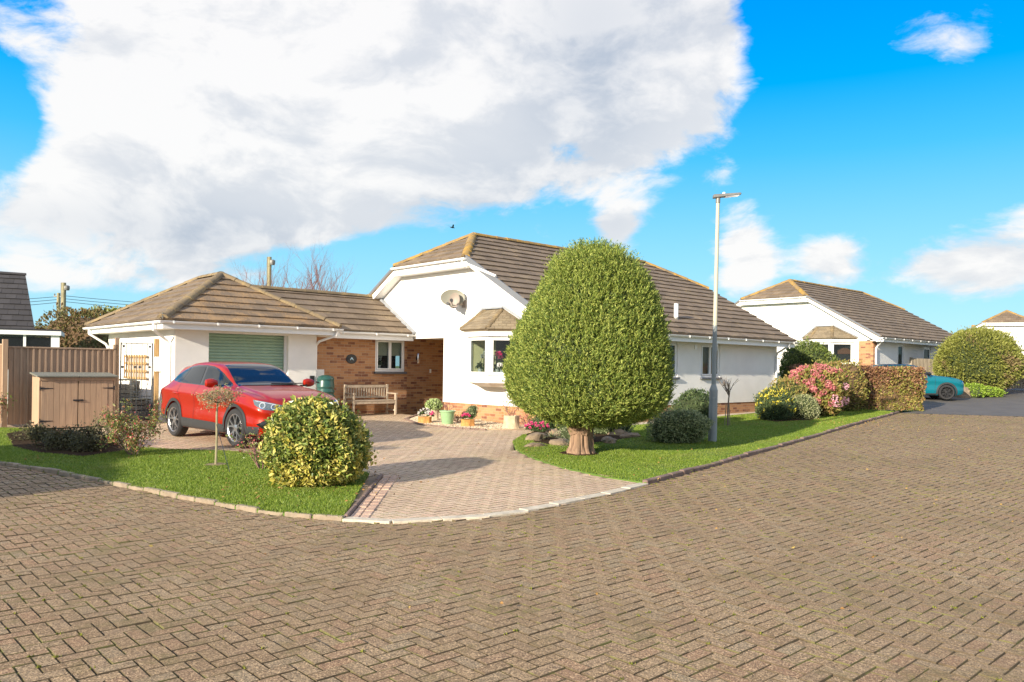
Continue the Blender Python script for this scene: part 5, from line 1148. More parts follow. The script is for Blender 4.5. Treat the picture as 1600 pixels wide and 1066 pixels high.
def strap(name, label, xy, n, L, m, dz=0, w=.03):
    root = empty(name, (xy[0], xy[1], gz(*xy) + dz), 0, label, 'plant'); mb = MB()
    for i in range(n):
        a = random.uniform(0, 6.28); e = random.uniform(.3, 1.2); l = L * random.uniform(.7, 1.1); pts = []
        for t in (0, .35, .7, 1): rr = l * t * math.cos(e) ; pts.append(Vector((math.cos(a) * rr, math.sin(a) * rr, l * t * math.sin(e) - .35 * l * t * t)))
        s_ = Vector((-math.sin(a), math.cos(a), 0)) * w / 2; vs = []
        for q, k in zip(pts, (1, .9, .6, .05)): vs += [q - s_ * k, q + s_ * k]
        mb.add(vs, [(0, 1, 3, 2), (2, 3, 5, 4), (4, 5, 7, 6)])
    mb.build('leaves', M[m], root); return root
random.seed(9)
strap('strap_leaf_plant', 'striped spiky plant in the rockery left of the yew trunk', G(862, 690), 30, .32, 'agave', .08)
strap('strap_leaf_plant', 'arching striped plant drooping beside the foot of the yew trunk', G(891, 703), 26, .38, 'agave', .06)
def flowers(name, label, xy, rad, n, m, z, group=None):
    root = empty(name, (xy[0], xy[1], gz(*xy)), 0, label, 'flowers', group); D = sph(n * 2); D = D[D[:, 2] > -.1][:n]
    P = D * np.array([rad, rad, rad * .6]) + [0, 0, z]; npmesh('leaves', leafverts(P - [0, 0, .03], D, .06, .04), 4, M['green'], root)
    k = RNG.choice(len(P), max(3, len(P) // 5), replace=False); q = 16; d_ = sph(len(k) * q); c_ = np.repeat(P[k] + D[k] * .02 + [0, 0, .02], q, 0); npmesh('petals', leafverts(c_ + d_ * .022, d_, .035, .03), 4, M[m], root); return root
flowers('cyclamen_plant', 'magenta cyclamen at the left of the rockery', G(832, 684), .14, 60, 'pinkfl', .20)
flowers('cyclamen_plant', 'pink cyclamen in the rockery between the rocks', G(846, 683), .13, 50, 'pinkfl', .20)
flowers('cyclamen_plant', 'red-pink flowers against the wall just left of the yew trunk', G(884, 672), .20, 90, 'pinkfl', .20)

# ------------------------------------------------------------ pots on the gravel
def pot(kind, label, px, py, r, h, m, cat='pot'):
    p = G(px, py); root = empty(kind, (p[0], p[1], gz(*p) + .02), 0, label, cat)
    mb = MB(); mb.lathe([(r * .72, 0), (r * .80, h * .3), (r * .95, h * .85), (r * 1.08, h * .87), (r * 1.10, h * .98), (r * .98, h), (r * .93, h * .9), (r * .9, h * .88)], n=28); mb.build('pot_body', M[m], root, smooth=True)
    mb = MB(); mb.lathe([(r * .9, h * .86), (r * .9, h * .90)], n=20); mb.build('soil', M['soil'], root); return p
def stump(label, px, py, r, h, m='potstone'):
    p = G(px, py); root = empty('stone_planter', (p[0], p[1], gz(*p) + .02), random.uniform(0, 3), label, 'planter'); n = 22; vs = []
    for z, k in ((0, 1.05), (h * .15, .98), (h * .6, .95), (h, 1.0), (h, .8), (h * .85, .75)):
        for i in range(n): a = 6.2832 * i / n; q = r * k * (1 + .06 * math.sin(5 * a + z * 9) + .04 * math.sin(9 * a)); vs.append((q * math.cos(a), q * math.sin(a), z))
    mb = MB(); mb.add(vs, [(i * n + k, i * n + (k + 1) % n, (i + 1) * n + (k + 1) % n, (i + 1) * n + k) for i in range(5) for k in range(n)] + [tuple(range(n))[::-1], tuple(range(5 * n, 6 * n))]); mb.build('planter_body', M[m], root, smooth=True); return p
p = pot('plant_pot', 'glazed pale green pot on the gravel bed', 699, 664, .19, .34, 'potgreen')
random.seed(14); tp = empty('bare_acer', (p[0], p[1], gz(*p) + .30), 0, 'leafless twiggy shrub growing in the pale green pot', 'shrub'); mb = MB()
for i in range(5): a = random.uniform(0, 6.28); grow(mb, (0, 0, 0), (math.cos(a) * .7, math.sin(a) * .7, 1), .22, .009, 2, .5, .1)
mb.build('stems', M['twigpurple'], tp)
p = stump('stone planter holding the pale green succulent', 677, 658, .14, .30); bush('succulent', 'pale green fleshy plant in the stone planter beside the white wall', 'plant', p, (.21, .2, .15), .42, 700, .07, .5, 'succ', seed=90, amp=.3, up=1)
p = stump('low carved terracotta planter with cyclamen at the left of the gravel bed', 664, 662, .17, .15, 'terra'); flowers('cyclamen_plant', 'white and pink cyclamen in the left terracotta planter', p, .15, 60, 'whitefl', .24); flowers('cyclamen_plant', 'magenta cyclamen at the right side of the left terracotta planter', (p[0] + .14, p[1] - .03), .08, 30, 'pinkfl', .22)
p = stump('low carved terracotta planter right of the pale green pot', 731, 667, .17, .16, 'terra'); flowers('cyclamen_plant', 'pink and white cyclamen in the right terracotta planter', p, .11, 50, 'pinkfl', .24)
bush('grey_foliage_plant', 'small silvery plant behind the cyclamen of the right terracotta planter', 'plant', (p[0] + .08, p[1] + .12), (.14, .12, .14), .32, 260, .05, .4, 'greygreen', seed=91, amp=.3, up=1)
p = stump('tall hollow stone planter below the gable wall near the yew', 799, 670.5, .19, .30)
twiggy('reddish_plant', 'thin red-leaved plant in the tall stone planter', 'plant', p, 7, .42, .35, 'twigpurple', ['photinia', 'red'], 120, .05, .5, dz=.28, seed=63)
twiggy('reddish_shrub', 'thin copper-leaved shrub against the brick plinth right of the tall planter', 'shrub', G(826, 672), 8, .55, .3, 'twigpurple', ['beechbrown', 'red'], 160, .05, .5, seed=64)
twiggy('bare_shrub', 'small leafless shrub on the gravel between the planters', 'shrub', G(757, 669), 5, .32, .9, 'twig', 'green', 0, .05, .5, seed=65)
twiggy('dark_pot_plant', 'small dark red shrub beside the pale green pot', 'shrub', (G(716, 661)), 6, .26, .5, 'twigpurple', 'beechbrown', 160, .05, .5, seed=66)
mb = MB(); mb.lathe([(.045, 0), (.045, .42), (.03, .5), (.055, .55), (.045, .62), (.0, .64)], n=14); o = mb.build('white_post', M['white'], smooth=True); p = G(876, 673); o.location = (*p, gz(*p)); tag(o, 'short white post by the wall just left of the yew trunk', 'post')
mb = MB(); mb.tube([(0, 0, 0), (0, 0, .12)], .012, 6); mb.tube([(-.04, -.02, .12), (.0, 0, .15), (.04, -.02, .12)], .014, 6); o = mb.build('garden_tap', M['galv']); q = W_(.23, 1.05, .62); o.location = q; tag(o, 'small outside tap low on the white gable wall', 'tap')

# orchids in the bay window and a plant in the small window
def orchid(a, b, z, mfl, label, H=.5):
    q = W_(a, b, z); root = empty('orchid', q, 0, label, 'orchid'); mb = MB(); mb.lathe([(.05, 0), (.065, .11), (.055, .11)], n=12); mb.build('pot', M['white'], root, smooth=True)
    mb = MB(); random.seed(int(b * 100)); tips = []
    for i in range(3): a_ = random.uniform(0, 6.28); mb.tube([(0, 0, .1), (.04 * math.cos(a_), .04 * math.sin(a_), .1 + H * .6), (.14 * math.cos(a_), .14 * math.sin(a_), .1 + H)], .004, 5); tips += [Vector((.14 * math.cos(a_), .14 * math.sin(a_), .1 + H)), Vector((.07 * math.cos(a_), .07 * math.sin(a_), .08 + H * .85))]
    mb.build('stem', M['twig'], root); c_ = np.repeat(np.array([t[:] for t in tips]), 26, 0); d_ = sph(len(c_)); npmesh('blossom', leafverts(c_ + d_ * .045, d_, .05, .045), 4, M[mfl], root)
    c_ = RNG.normal(0, .05, (60, 3)) + [0, 0, .16]; npmesh('leaves', leafverts(c_, sph(60), .12, .04), 4, M['green'], root)
orchid(-.22, 2.15, 1.44, 'whitefl', 'white orchid in the left pane of the bay window', .42)
orchid(-.20, 1.80, 1.44, 'whitefl', 'bushy white orchid nearest the bay window corner post', .34)
orchid(-.12, 1.42, 1.44, 'pinkfl', 'pink orchid behind the right pane of the bay window', .40)
orchid(-.22, 1.50, 1.44, 'whitefl', 'low white flowers behind the right pane of the bay window', .12)
orchid(-.66, 6.20, 1.50, 'whitefl', 'white orchid on the sill of the small window above the bench', .26)

# ------------------------------------------------------------ far left: neighbour, poles, trees
def simple(root, name, m, *boxes):
    mb = MB()
    for b in boxes: mb.bb(*b)
    return mb.build(name, M[m], root)
NB = empty('neighbour_bungalow', (-17.0, 28.0, .3), R(26), 'dark-tiled bungalow with white glazed lean-to beyond the fence at far left', 'bungalow')
simple(NB, 'wall', 'render', (-11, -.5, .1, 5, -.5, 2.3))
nr = slope('roof', (0, -.3, 2.30), (1, 0, 0), (0, 1, .80), [(-12, 0), (.1, 0), (-.5, 3.6), (-12, 3.6)], M['tile_dark'], NB, ex=.33)
slope('roof_slope', (0, 5.3, 2.30), (1, 0, 0), (0, -1, .80), [(-12, 0), (-.6, 0), (-.6, 3.6), (-12, 3.6)], M['tile_dark'], nr)
mb = MB(); ridge(mb, (-12, 2.52, 4.57), (-.5, 2.52, 4.57)); mb.build('ridge_cap', M['tile_dark'], nr, smooth=True)
simple(NB, 'fascia', 'white', (-12, .1, -.36, -.32, 2.08, 2.28))
ct = empty('lean_to', (0, 0, 0), parent=NB)
simple(ct, 'lean_to_roof', 'white', (-9, 1.0, -2.0, -.35, 2.16, 2.30)); simple(ct, 'lean_to_roof_felt', 'black', (-9, .95, -1.9, -.4, 2.30, 2.36))
simple(ct, 'frame', 'white', *[(x, x + w_, -1.9, -1.83, .8, 2.16) for x, w_ in ((-2.6, .25), (-1.35, .2), (-1.0, .1), (-.1, .08), (.7, .25))], (-2.6, .95, -1.9, -1.83, .8, 1.0))
simple(ct, 'pane', 'glass', (-2.4, .8, -1.85, -1.84, 1.0, 2.16)); simple(ct, 'lean_to_back', 'dark', (-2.5, .9, -1.1, -1.05, 0, 2.1)); simple(ct, 'dwarf_wall', 'render', (-9, .95, -1.9, -1.8, -.6, .8))
def pole(xy, top, r, label, tr=False):
    root = empty('utility_pole', (xy[0], xy[1], gz(*xy) - .1), 0, label, 'utility pole', 'utility poles'); mb = MB(); mb.tube([(0, 0, 0), (0, 0, top)], [r * 1.2, r], 10); mb.build('pole_shaft', M['pole'], root, smooth=True)
    mb = MB()
    if tr: mb.lathe([(.12, -.2), (.14, -.1), (.14, .02), (.08, .06)], c=(r + .05, 0, top - .2), n=12); mb.tube([(-r - .02, 0, top), (-r - .02, 0, top - 4)], .03, 6)
    else: mb.beam((-.35, 0, top - .25), (.35, 0, top - .25), .08, .08); mb.tube([(-.3, 0, top - .2), (-.3, 0, top - .05)], .05, 6); mb.tube([(.3, 0, top - .2), (.3, 0, top - .05)], .05, 6)
    mb.build('fittings', M['galv'], root); return root
def at(px, Y): return (ray(px, 500)[0] * Y, Y)
pole(at(99, 42), 4.95, .11, 'nearer utility pole with round fitting rising over the fence at left', True)
pole(at(91, 60), 5.95, .12, 'thinner, more distant utility pole with crossarm at left')
pole(at(420, 40), 6.2, .095, 'plain wooden pole rising behind the link roof between bare trees', True)
for i, (a, b, lb) in enumerate([((at(91, 60), 6.6), (at(560, 75), 6.9), 'overhead wires running right from the distant pole behind the garage roof'), ((at(91, 60), 6.5), ((-48, 52), 5.6), 'overhead wires running left from the distant pole behind the neighbour')]):
    mb = MB()
    for k in range(3):
        A_ = Vector((*a[0], a[1] - k * .22)); B_ = Vector((*b[0], b[1] - k * .35)); mb.tube([A_.lerp(B_, t) - Vector((0, 0, 1.6 * t * (1 - t))) for t in [q / 12 for q in range(13)]], .018, 4)
    tag(mb.build('overhead_wires', M['black']), lb, 'wires')
for i, (px, Y, rx_, rz_, zc, m_, lb) in enumerate([(70, 36, 1.0, .9, 2.1, 'farleaf', 'small pale tree between the dark roof and the poles'), (128, 35, 1.5, 1.35, 2.4, 'farleaf', 'brownish tree right of the poles'), (165, 37, 1.5, 1.45, 2.6, 'bigbush', 'greenish tree just left of the garage roof'), (150, 31, 1.3, .9, 1.4, 'farleaf', 'low brown shrub behind the garage eaves at left')]):
    t = bush('distant_tree', lb, 'tree', at(px, Y), (rx_, 1.2, rz_), zc - gz(0, Y), 4200, .16, .5, m_, seed=100 + i, amp=.4, k=16, core='corebrown', group='trees beyond the fence', corek=.75)
    mb = MB(); mb.tube([(0, 0, 0), (.05, 0, 1.6)], [.12, .08], 8); mb.build('trunk', M['twig'], t)
for i, (px, Y, H, lb) in enumerate([(405, 38, 6.9, 'bare twiggy tree left of the pole behind the link roof'), (474, 37, 6.9, 'bare twiggy tree just right of the pole behind the link roof'), (506, 36, 6.9, 'taller bare tree with fanned branches near the gable')]):
    xy = at(px, Y); random.seed(200 + i); root = empty('bare_tree', (*xy, gz(*xy)), 0, lb, 'tree', 'bare winter trees'); mb = MB()
    mb.tube([(0, 0, 0), (0, 0, H * .42)], [.14, .09], 8); mb.build('trunk', M['twig'], root); mb = MB()
    for k in range(12): a = random.uniform(0, 6.28); grow(mb, (0, 0, H * random.uniform(.30, .42)), (math.cos(a) * .45, math.sin(a) * .45, 1), H * .235, .032, 4, .34, .16, None, 3, .68, (2, 3))
    mb.build('branches', M['twigpurple'], root)
# far right roofs
FR = empty('distant_roof', (50, 64, 1.0), R(-6), 'low dark roof of a far house between the bungalow and the rounded bush', 'house'); simple(FR, 'wall', 'render', (-8, 5, 0, 5, -.5, 2.5)); slope('roof', (0, -.3, 2.5), (1, 0, 0), (0, 1, .5), [(-9, 0), (6, 0), (5, 3), (-8, 3)], M['tile_dark'], FR)
for i, (px, lb) in enumerate([(1521, 'left of two tiny chimney pots on the skyline'), (1530, 'right, darker of two tiny chimney pots on the skyline')]):
    xy = at(px, 72); mb = MB(); mb.bb(-.25, .25, -.3, .3, 0, 4.5); mb.lathe([(.16, 4.5), (.13, 4.8), (.16, 5.0), (.13, 5.1)], n=10); o = mb.build('chimney', M['terra' if i == 0 else 'tile_dark']); o.location = (*xy, gz(*xy)); tag(o, lb, 'chimney')
# bird
mb = MB(); mb.tube([(-.22, 0, 0), (0, 0, .02), (.2, 0, 0)], [.01, .06, .015], 8); mb.add([(-.05, 0, .02), (.1, 0, .02), (-.12, -.45, .16), (-.22, -.42, .16)], [(0, 1, 2, 3)]); mb.add([(-.05, 0, .03), (.1, 0, .03), (-.1, .45, .2), (-.2, .42, .2)], [(0, 1, 2, 3)])
o = mb.build('bird', M['black']); q = ray(707, 356); o.location = (q[0] * 60, 60, EYE + q[2] * 60); o.rotation_euler.z = .6; tag(o, 'tiny dark bird flying above the gable roof', 'bird')

# ------------------------------------------------------------ cars
def paint(name, col, flake=.35):
    m, nt, p = newmat(name); v = objvec(nt); n = xnoise(v, 900, 1, .5)
    nt.links.new(ramp(nt, n, [(.3, tuple(x * .85 for x in col)), (.7, tuple(min(1, x * 1.15) for x in col))]), p.inputs['Base Color'])
    p.inputs['Metallic'].default_value = flake; p.inputs['Roughness'].default_value = .32; p.inputs['Coat Weight'].default_value = .55; p.inputs['Coat Roughness'].default_value = .04; p.inputs['Specular IOR Level'].default_value = .3; return m
M['redpaint'] = paint('red_car_paint', (.35, .013, .003), .25); M['tealpaint'] = paint('teal_car_paint', (.002, .15, .20), .3)
M['trim'] = mat('car_black_trim', (.030, .033, .036), .55, var=.05)
M['gloss'] = mat('gloss_black', (.012, .013, .015), .12, var=.02, coat=.6)
M['lampglass'] = mat('headlamp_glass', (.10, .14, .17), .06, .2, var=.3, scale=25, coat=1)
M['drl'] = mat('headlamp_reflector', (.80, .84, .86), .1, .8, var=.03)
M['amberred'] = mat('tail_lamp', (.35, .01, .01), .1, var=.1, coat=1)
def smooth_interp(xs, vals, X_):
    """monotone-ish cubic through stations"""
    xs = np.array(xs, float); vals = np.array(vals, float); h = np.diff(xs); d = np.diff(vals) / h; m = np.zeros(len(xs))
    for i in range(1, len(xs) - 1): m[i] = 0 if d[i - 1] * d[i] <= 0 else (h[i - 1] + h[i]) / (h[i] / d[i - 1] + h[i - 1] / d[i])
    m[0], m[-1] = d[0], d[-1]; k = np.clip(np.searchsorted(xs, X_) - 1, 0, len(xs) - 2); t = (X_ - xs[k]) / h[k]
    return (2 * t**3 - 3 * t**2 + 1) * vals[k] + (t**3 - 2 * t**2 + t) * h[k] * m[k] + (-2 * t**3 + 3 * t**2) * vals[k + 1] + (t**3 - t**2) * h[k] * m[k + 1]
def car_shell(st, axles, arch_r, zw):
    """body mesh from stations (x,w,zb,zsh,zbelt,wb,wr,zt), wheel wells cut out"""
    st = sorted(st); xs = [q[0] for q in st]; n = 110
    X_ = np.unique(np.concatenate([np.linspace(xs[0], xs[-1], n), xs]))
    w, zb, zsh, zbelt, wb, wr, zt = [smooth_interp(xs, [q[i] for q in st], X_) for i in range(1, 8)]
    rows = []
    for i in range(len(X_)):
        W, b, sh, be, WB, WR, T = w[i], zb[i], zsh[i], zbelt[i], wb[i], wr[i], zt[i]; dr = min(.075, (T - be) * .55)
        ctl = [(0, b), (W * .7, b), (W - .07, b + .015), (W - .02, b + .10), (W - .005, b + (sh - b) * .38), (W - .022, b + (sh - b) * .66), (W, sh - .05), (W - .012, sh), (WB + .01, be - .012), (WB - .015, be + .02 * (T > be + .1)), ((WB * .42 + WR * .58), be + (T - dr - be) * .60), (WR + .01, T - dr), (WR - .055, T - dr * .35), (WR * .55, T - .006), (0, T)]
        ctl = np.array(ctl); t = np.arange(len(ctl)); tt = np.linspace(0, len(ctl) - 1, (len(ctl) - 1) * 3 + 1)
        cy, cz = [smooth_interp(t, ctl[:, j], tt) for j in (0, 1)]
        rows.append(np.stack([cy, cz], 1))
    m = len(rows[0]); vs = []
    for x, r in zip(X_, rows):
        vs += [(x, y, z) for y, z in r] + [(x, -y, z) for y, z in r[-2:0:-1]]
    k = 2 * m - 2; fs = [(i * k + j, i * k + (j + 1) % k, (i + 1) * k + (j + 1) % k, (i + 1) * k + j) for i in range(len(X_) - 1) for j in range(k)]
    fs += [tuple(range(k))[::-1], tuple(range(len(vs) - k, len(vs)))]
    me = bpy.data.meshes.new('shell'); me.from_pydata(vs, [], fs)
    bm = bmesh.new(); bm.from_mesh(me); bmesh.ops.recalc_face_normals(bm, faces=bm.faces); bvh = BVHTree.FromBMesh(bm); bm.to_mesh(me); bm.free()
    o = bpy.data.objects.new('shell', me); COL.objects.link(o); cut = []
    for ax in axles:
        for sg in (-1, 1):
            mb = MB(); mb.lathe([(arch_r, -.28), (arch_r, .28)], c=(ax, sg * .88, zw), n=40, M=Matrix.Rotation(R(90), 3, 'X')); c = mb.build('cut', None); cut.append(c)
            md = o.modifiers.new('b', 'BOOLEAN'); md.operation = 'DIFFERENCE'; md.solver = 'EXACT'; md.object = c
    dg = bpy.context.evaluated_depsgraph_get(); me2 = bpy.data.meshes.new_from_object(o.evaluated_get(dg))
    for c in [o] + cut: bpy.data.objects.remove(c)
    return me2, bvh
def patch(bvh, poly, to3, D, off=.004, res=.035):
    """sheet following the body: polygon in 2-D, to3 maps it to start points, rays go along D"""
    D = Vector(D).normalized(); poly = [Vector(p) for p in poly]; pts = []
    n = len(poly)
    for i in range(n):
        a, b = poly[i], poly[(i + 1) % n]; k = max(1, int((b - a).length / res)); pts += [a.lerp(b, j / k) for j in range(k)]
    nb = len(pts); xs = [p.x for p in poly]; ys = [p.y for p in poly]
    gx = np.arange(min(xs), max(xs), res); gy = np.arange(min(ys), max(ys), res); Gp = np.array([(a, b) for a in gx for b in gy])
    if len(Gp): pts += [Vector(p) for p in Gp[inpoly(Gp, [tuple(p) for p in poly])]]
    v, e, f, *_ = delaunay_2d_cdt(pts, [], [list(range(nb))], 1, 1e-5); out = []
    for p in v:
        h = bvh.ray_cast(Vector(to3(p.x, p.y)), D)
        q = h[0] if h[0] is not None else (bvh.find_nearest(Vector(to3(p.x, p.y)) + D * 1.0)[0])
        out.append(q - D * off)
    return [tuple(q) for q in out], [tuple(i) for i in f]
def patches(bvh, name, m, parent, items, off=.004, smooth=True):
    mb = MB()
    for poly, to3, D in items:
        v, f = patch(bvh, poly, to3, D, off); mb.add(v, f)
    me = bpy.data.meshes.new(name); me.from_pydata(mb.v, [], mb.f); o = link(name, me, M[m], parent)
    if smooth: me.shade_smooth()
    return o
side = lambda sg: (lambda a, b: (a, sg * 1.6, b), (0, -sg, 0))
front = (lambda a, b: (3.0, a, b), (-1, 0, 0)); rear = (lambda a, b: (-3.0, a, b), (1, 0, 0)); topd = (lambda a, b: (a, b, 2.5), (0, 0, -1))
def strip(p, q, w=.008):
    p, q = Vector(p), Vector(q); d = (q - p).normalized(); n = Vector((-d.y, d.x)) * w / 2; return [p - n, q - n, q + n, p + n]
def ring_poly(cx, cz, r0, r1, a0, a1, n=26):
    A_ = [a0 + (a1 - a0) * i / n for i in range(n + 1)]; return [(cx + r1 * math.cos(a), cz + r1 * math.sin(a)) for a in A_] + [(cx + r0 * math.cos(a), cz + r0 * math.sin(a)) for a in A_[::-1]]
def wheel(root, x, y, z, r, sg, steer=0, rim='alloy', n=5, w=.22):
    wt = MB(); Mx = Matrix.Rotation(steer, 3, 'Z') @ Matrix.Rotation(R(-90) * sg, 3, 'X')      # local z -> outward
    c = Vector((x, y, z)); h = w / 2
    wt.lathe([(.0, -h), (r * .60, -h), (r * .86, -h), (r * .97, -h * .75), (r, -h * .4), (r, h * .4), (r * .97, h * .78), (r * .90, h), (r * .74, h * .96), (r * .71, h * .55), (r * .69, -h * .2), (0, -h * .2)], c=c, n=44, M=Mx)
    t = wt.build('wheel', M['tyre'], root, smooth=True)
    mb = MB()
    pr = [(r * .735, h * .88), (r * .715, h * .92), (r * .66, h * .78), (r * .64, h * .1), (r * .62, h * .1), (r * .62, h * .0), (r * .72, h * .0), (r * .735, h * .2)]; k = 44; vs = [Mx @ Vector((a * math.cos(6.28319 * i / k), a * math.sin(6.28319 * i / k), b)) + c for a, b in pr for i in range(k)]
    mb.add(vs, [(i * k + j, i * k + (j + 1) % k, ((i + 1) % len(pr)) * k + (j + 1) % k, ((i + 1) % len(pr)) * k + j) for i in range(len(pr)) for j in range(k)])
    for i in range(n):
        for da in (-.17, .17):
            a = 2 * math.pi * i / n + .3; a1 = a + da; a2 = a + da * 1.75
            p0 = Mx @ Vector((r * .10 * math.cos(a), r * .10 * math.sin(a), h * .62)) + c; p1 = Mx @ Vector((r * .40 * math.cos(a1), r * .40 * math.sin(a1), h * .66)) + c; p2 = Mx @ Vector((r * .69 * math.cos(a2), r * .69 * math.sin(a2), h * .72)) + c
            up = Mx @ Vector((0, 0, 1)); mb.beam(p0, p1, .032, .03, up=up); mb.beam(p1, p2, .026, .03, up=up)
    mb.lathe([(0, h * .4), (r * .2, h * .4), (r * .19, h * .72), (r * .1, h * .82), (0, h * .82)], c=c, n=20, M=Mx); mb.build('rim', M[rim], t, smooth=True)
    mb = MB(); mb.lathe([(0, -h * .15), (r * .5, -h * .15), (r * .5, h * .05), (0, h * .05)], c=c, n=30, M=Mx); mb.build('brake_disc', M['black'], t, smooth=True)
def finish_body(me, root, m):
    me.materials.clear(); o = link('body', me, M[m], root); me.shade_smooth()
    try: me.set_sharp_from_angle(angle=R(40))
    except Exception: pass
    return o

# red crossover: x forward
RC = Vector((-5.22, 15.58, 0)); RH = -45.0
rc = empty('parked_car', (RC.x, RC.y, gz(RC.x, RC.y) + .012), R(RH), 'glossy red compact SUV parked on the drive in front of the garage door', 'car')
st = [(2.19, .50, .46, .62, .66, .44, .34, .69), (2.17, .66, .34, .66, .72, .60, .46, .76), (2.10, .78, .26, .70, .80, .70, .54, .85), (1.95, .855, .23, .75, .87, .77, .60, .92), (1.7, .895, .22, .81, .93, .80, .62, .985), (1.35, .912, .21, .85, .985, .81, .63, 1.035), (1.0, .915, .20, .875, 1.02, .80, .63, 1.08), (.86, .915, .20, .88, 1.03, .795, .63, 1.105), (.55, .91, .20, .89, 1.04, .79, .63, 1.27), (.2, .905, .20, .90, 1.045, .785, .61, 1.44), (-.15, .905, .20, .905, 1.055, .78, .60, 1.505), (-.6, .905, .20, .915, 1.065, .78, .595, 1.525), (-1.1, .91, .20, .93, 1.085, .775, .575, 1.505), (-1.5, .912, .21, .945, 1.10, .765, .55, 1.45), (-1.8, .905, .23, .95, 1.10, .74, .54, 1.40), (-1.98, .885, .27, .95, 1.07, .71, .52, 1.27), (-2.08, .86, .30, .93, 1.02, .70, .52, 1.14), (-2.16, .80, .36, .88, .96, .66, .48, 1.0), (-2.19, .66, .45, .80, .88, .56, .42, .92)]
me, bvh = car_shell(st, (1.34, -1.33), .385, .345); body = finish_body(me, rc, 'redpaint')
for sg in (-1, 1):
    f_, D_ = side(sg)
    w1 = [(.74, 1.075), (.62, 1.14), (.34, 1.275), (.08, 1.36), (-.10, 1.398), (-.34, 1.417), (-.31, 1.075)]
    w2 = [(-.41, 1.08), (-.43, 1.42), (-.80, 1.418), (-1.10, 1.395), (-1.20, 1.15), (-1.22, 1.10)]
    w3 = [(-1.27, 1.11), (-1.16, 1.385), (-1.45, 1.325), (-1.70, 1.22), (-1.64, 1.15)]
    sur = [(.80, 1.055), (.66, 1.14), (.36, 1.295), (.10, 1.385), (-.10, 1.425), (-.45, 1.447), (-.85, 1.444), (-1.2, 1.412), (-1.5, 1.335), (-1.80, 1.215), (-1.72, 1.12), (-1.3, 1.085), (-.4, 1.06)]
    patches(bvh, 'window_surround', 'gloss', body, [(sur, f_, D_)], .003)
    for k in (w1, w2, w3): patches(bvh, 'window', 'autoglass', rc, [(k, f_, D_)], .007)
    sill = [(-.90, .19), (.90, .19), (.92, .38), (.5, .40), (-.92, .42)]
    arc = [ring_poly(ax, .345, .375, .437, R(-18), R(198)) for ax in (1.34, -1.33)]
    fr_ = [(1.74, .25), (2.02, .27), (2.08, .40), (1.80, .40), (1.77, .34)]; rr_ = [(-1.74, .24), (-2.0, .30), (-2.06, .45), (-1.78, .42)]
    patches(bvh, 'wheel_arch_cladding', 'trim', rc, [(p, f_, D_) for p in (sill, *arc, fr_, rr_)], .010)
    lines = [strip((1.03, .95), (1.0, .36)), strip((-.36, 1.05), (-.40, .36)), strip((-1.02, .72), (-.93, .38)), strip((-1.22, 1.07), (-1.03, .74)), strip((1.02, .94), (1.62, .91))]
    patches(bvh, 'door_gap', 'black', body, [(p, f_, D_) for p in lines], .0035)
    for x_ in (-.22, -1.10): mb = MB(); mb.tube([(x_ + .02, sg * .905, .875), (x_ - .01, sg * .935, .885), (x_ - .17, sg * .935, .89), (x_ - .2, sg * .905, .89)], .017, 8); mb.build('door_handle', M['redpaint'], body, smooth=True)
    mb = MB(); mb.lathe([(.0, -.12), (.06, -.105), (.085, -.04), (.09, .03), (.07, .09), (.0, .11)], c=(.60, sg * 1.0, 1.12), n=18, M=Matrix.Rotation(R(90), 3, 'X') @ Matrix.Diagonal((.75, .95, 1.05))); mi = mb.build('door_mirror', M['redpaint'], rc, smooth=True)
    mb = MB(); mb.beam((.64, sg * .82, 1.06), (.61, sg * .95, 1.08), .08, .03); mb.build('mirror_foot', M['gloss'], mi)
    # lamps wrap the corner
    dv = Vector((-.80, -sg * .60, -.04)); pr_ = Vector((sg * .6, -.8, 0)) * 1
    f2 = lambda a, b, sg=sg: (2.1 + .80 * 1.5 + (.60) * a * -1, sg * (.62 + .60 * 1.5) + sg * (.80) * a, b + .06)
    hl = [(-.27, .755), (-.10, .795), (.10, .835), (.30, .865), (.26, .775), (.14, .70), (-.08, .675), (-.23, .70)]
    hlp = patches(bvh, 'headlight', 'lampglass', rc, [(hl, f2, dv)], .006)
    rg = [ring_poly(.12, .765, .038, .054, 0, 6.28, 20), ring_poly(-.07, .74, .034, .050, 0, 6.28, 20), [(-.22, .745), (-.08, .79), (.1, .825), (.26, .85), (.25, .838), (.1, .812), (-.08, .776), (-.22, .733)]]
    patches(bvh, 'headlight_ring', 'drl', hlp, [(q, f2, dv) for q in rg], .011)
    fog = [(-.20, .37), (.10, .36), (.22, .44), (.10, .50), (-.12, .49)]
    patches(bvh, 'bumper_duct', 'gloss', rc, [(fog, f2, dv)], .008)
    tl = [(-.28, .90), (.16, .93), (.30, 1.0), (.26, .84), (0, .80), (-.26, .82)]
    f3 = lambda a, b, sg=sg: (-2.1 - 1.2 + .6 * a, sg * (.62 + .9) + sg * .8 * a, b + .06)
    patches(bvh, 'tail_light', 'amberred', rc, [(tl, f3, (.8, -sg * .6, -.04))], .006)
    wheel(rc, 1.34, sg * .80, .345, .345, sg, R(3)); wheel(rc, -1.33, sg * .80, .345, .345, sg)
ws = [(.92, -.60), (.97, -.3), (.98, 0), (.97, .3), (.92, .60), (.55, .56), (.13, .49), (.07, .3), (.05, 0), (.07, -.3), (.13, -.49), (.55, -.56)]
wsu = [(a + (.02 if a > .5 else -.025), b * 1.035) for a, b in ws]
patches(bvh, 'window_surround', 'gloss', body, [(wsu, *topd)], .003); patches(bvh, 'windscreen', 'autoglass', rc, [(ws, *topd)], .007)
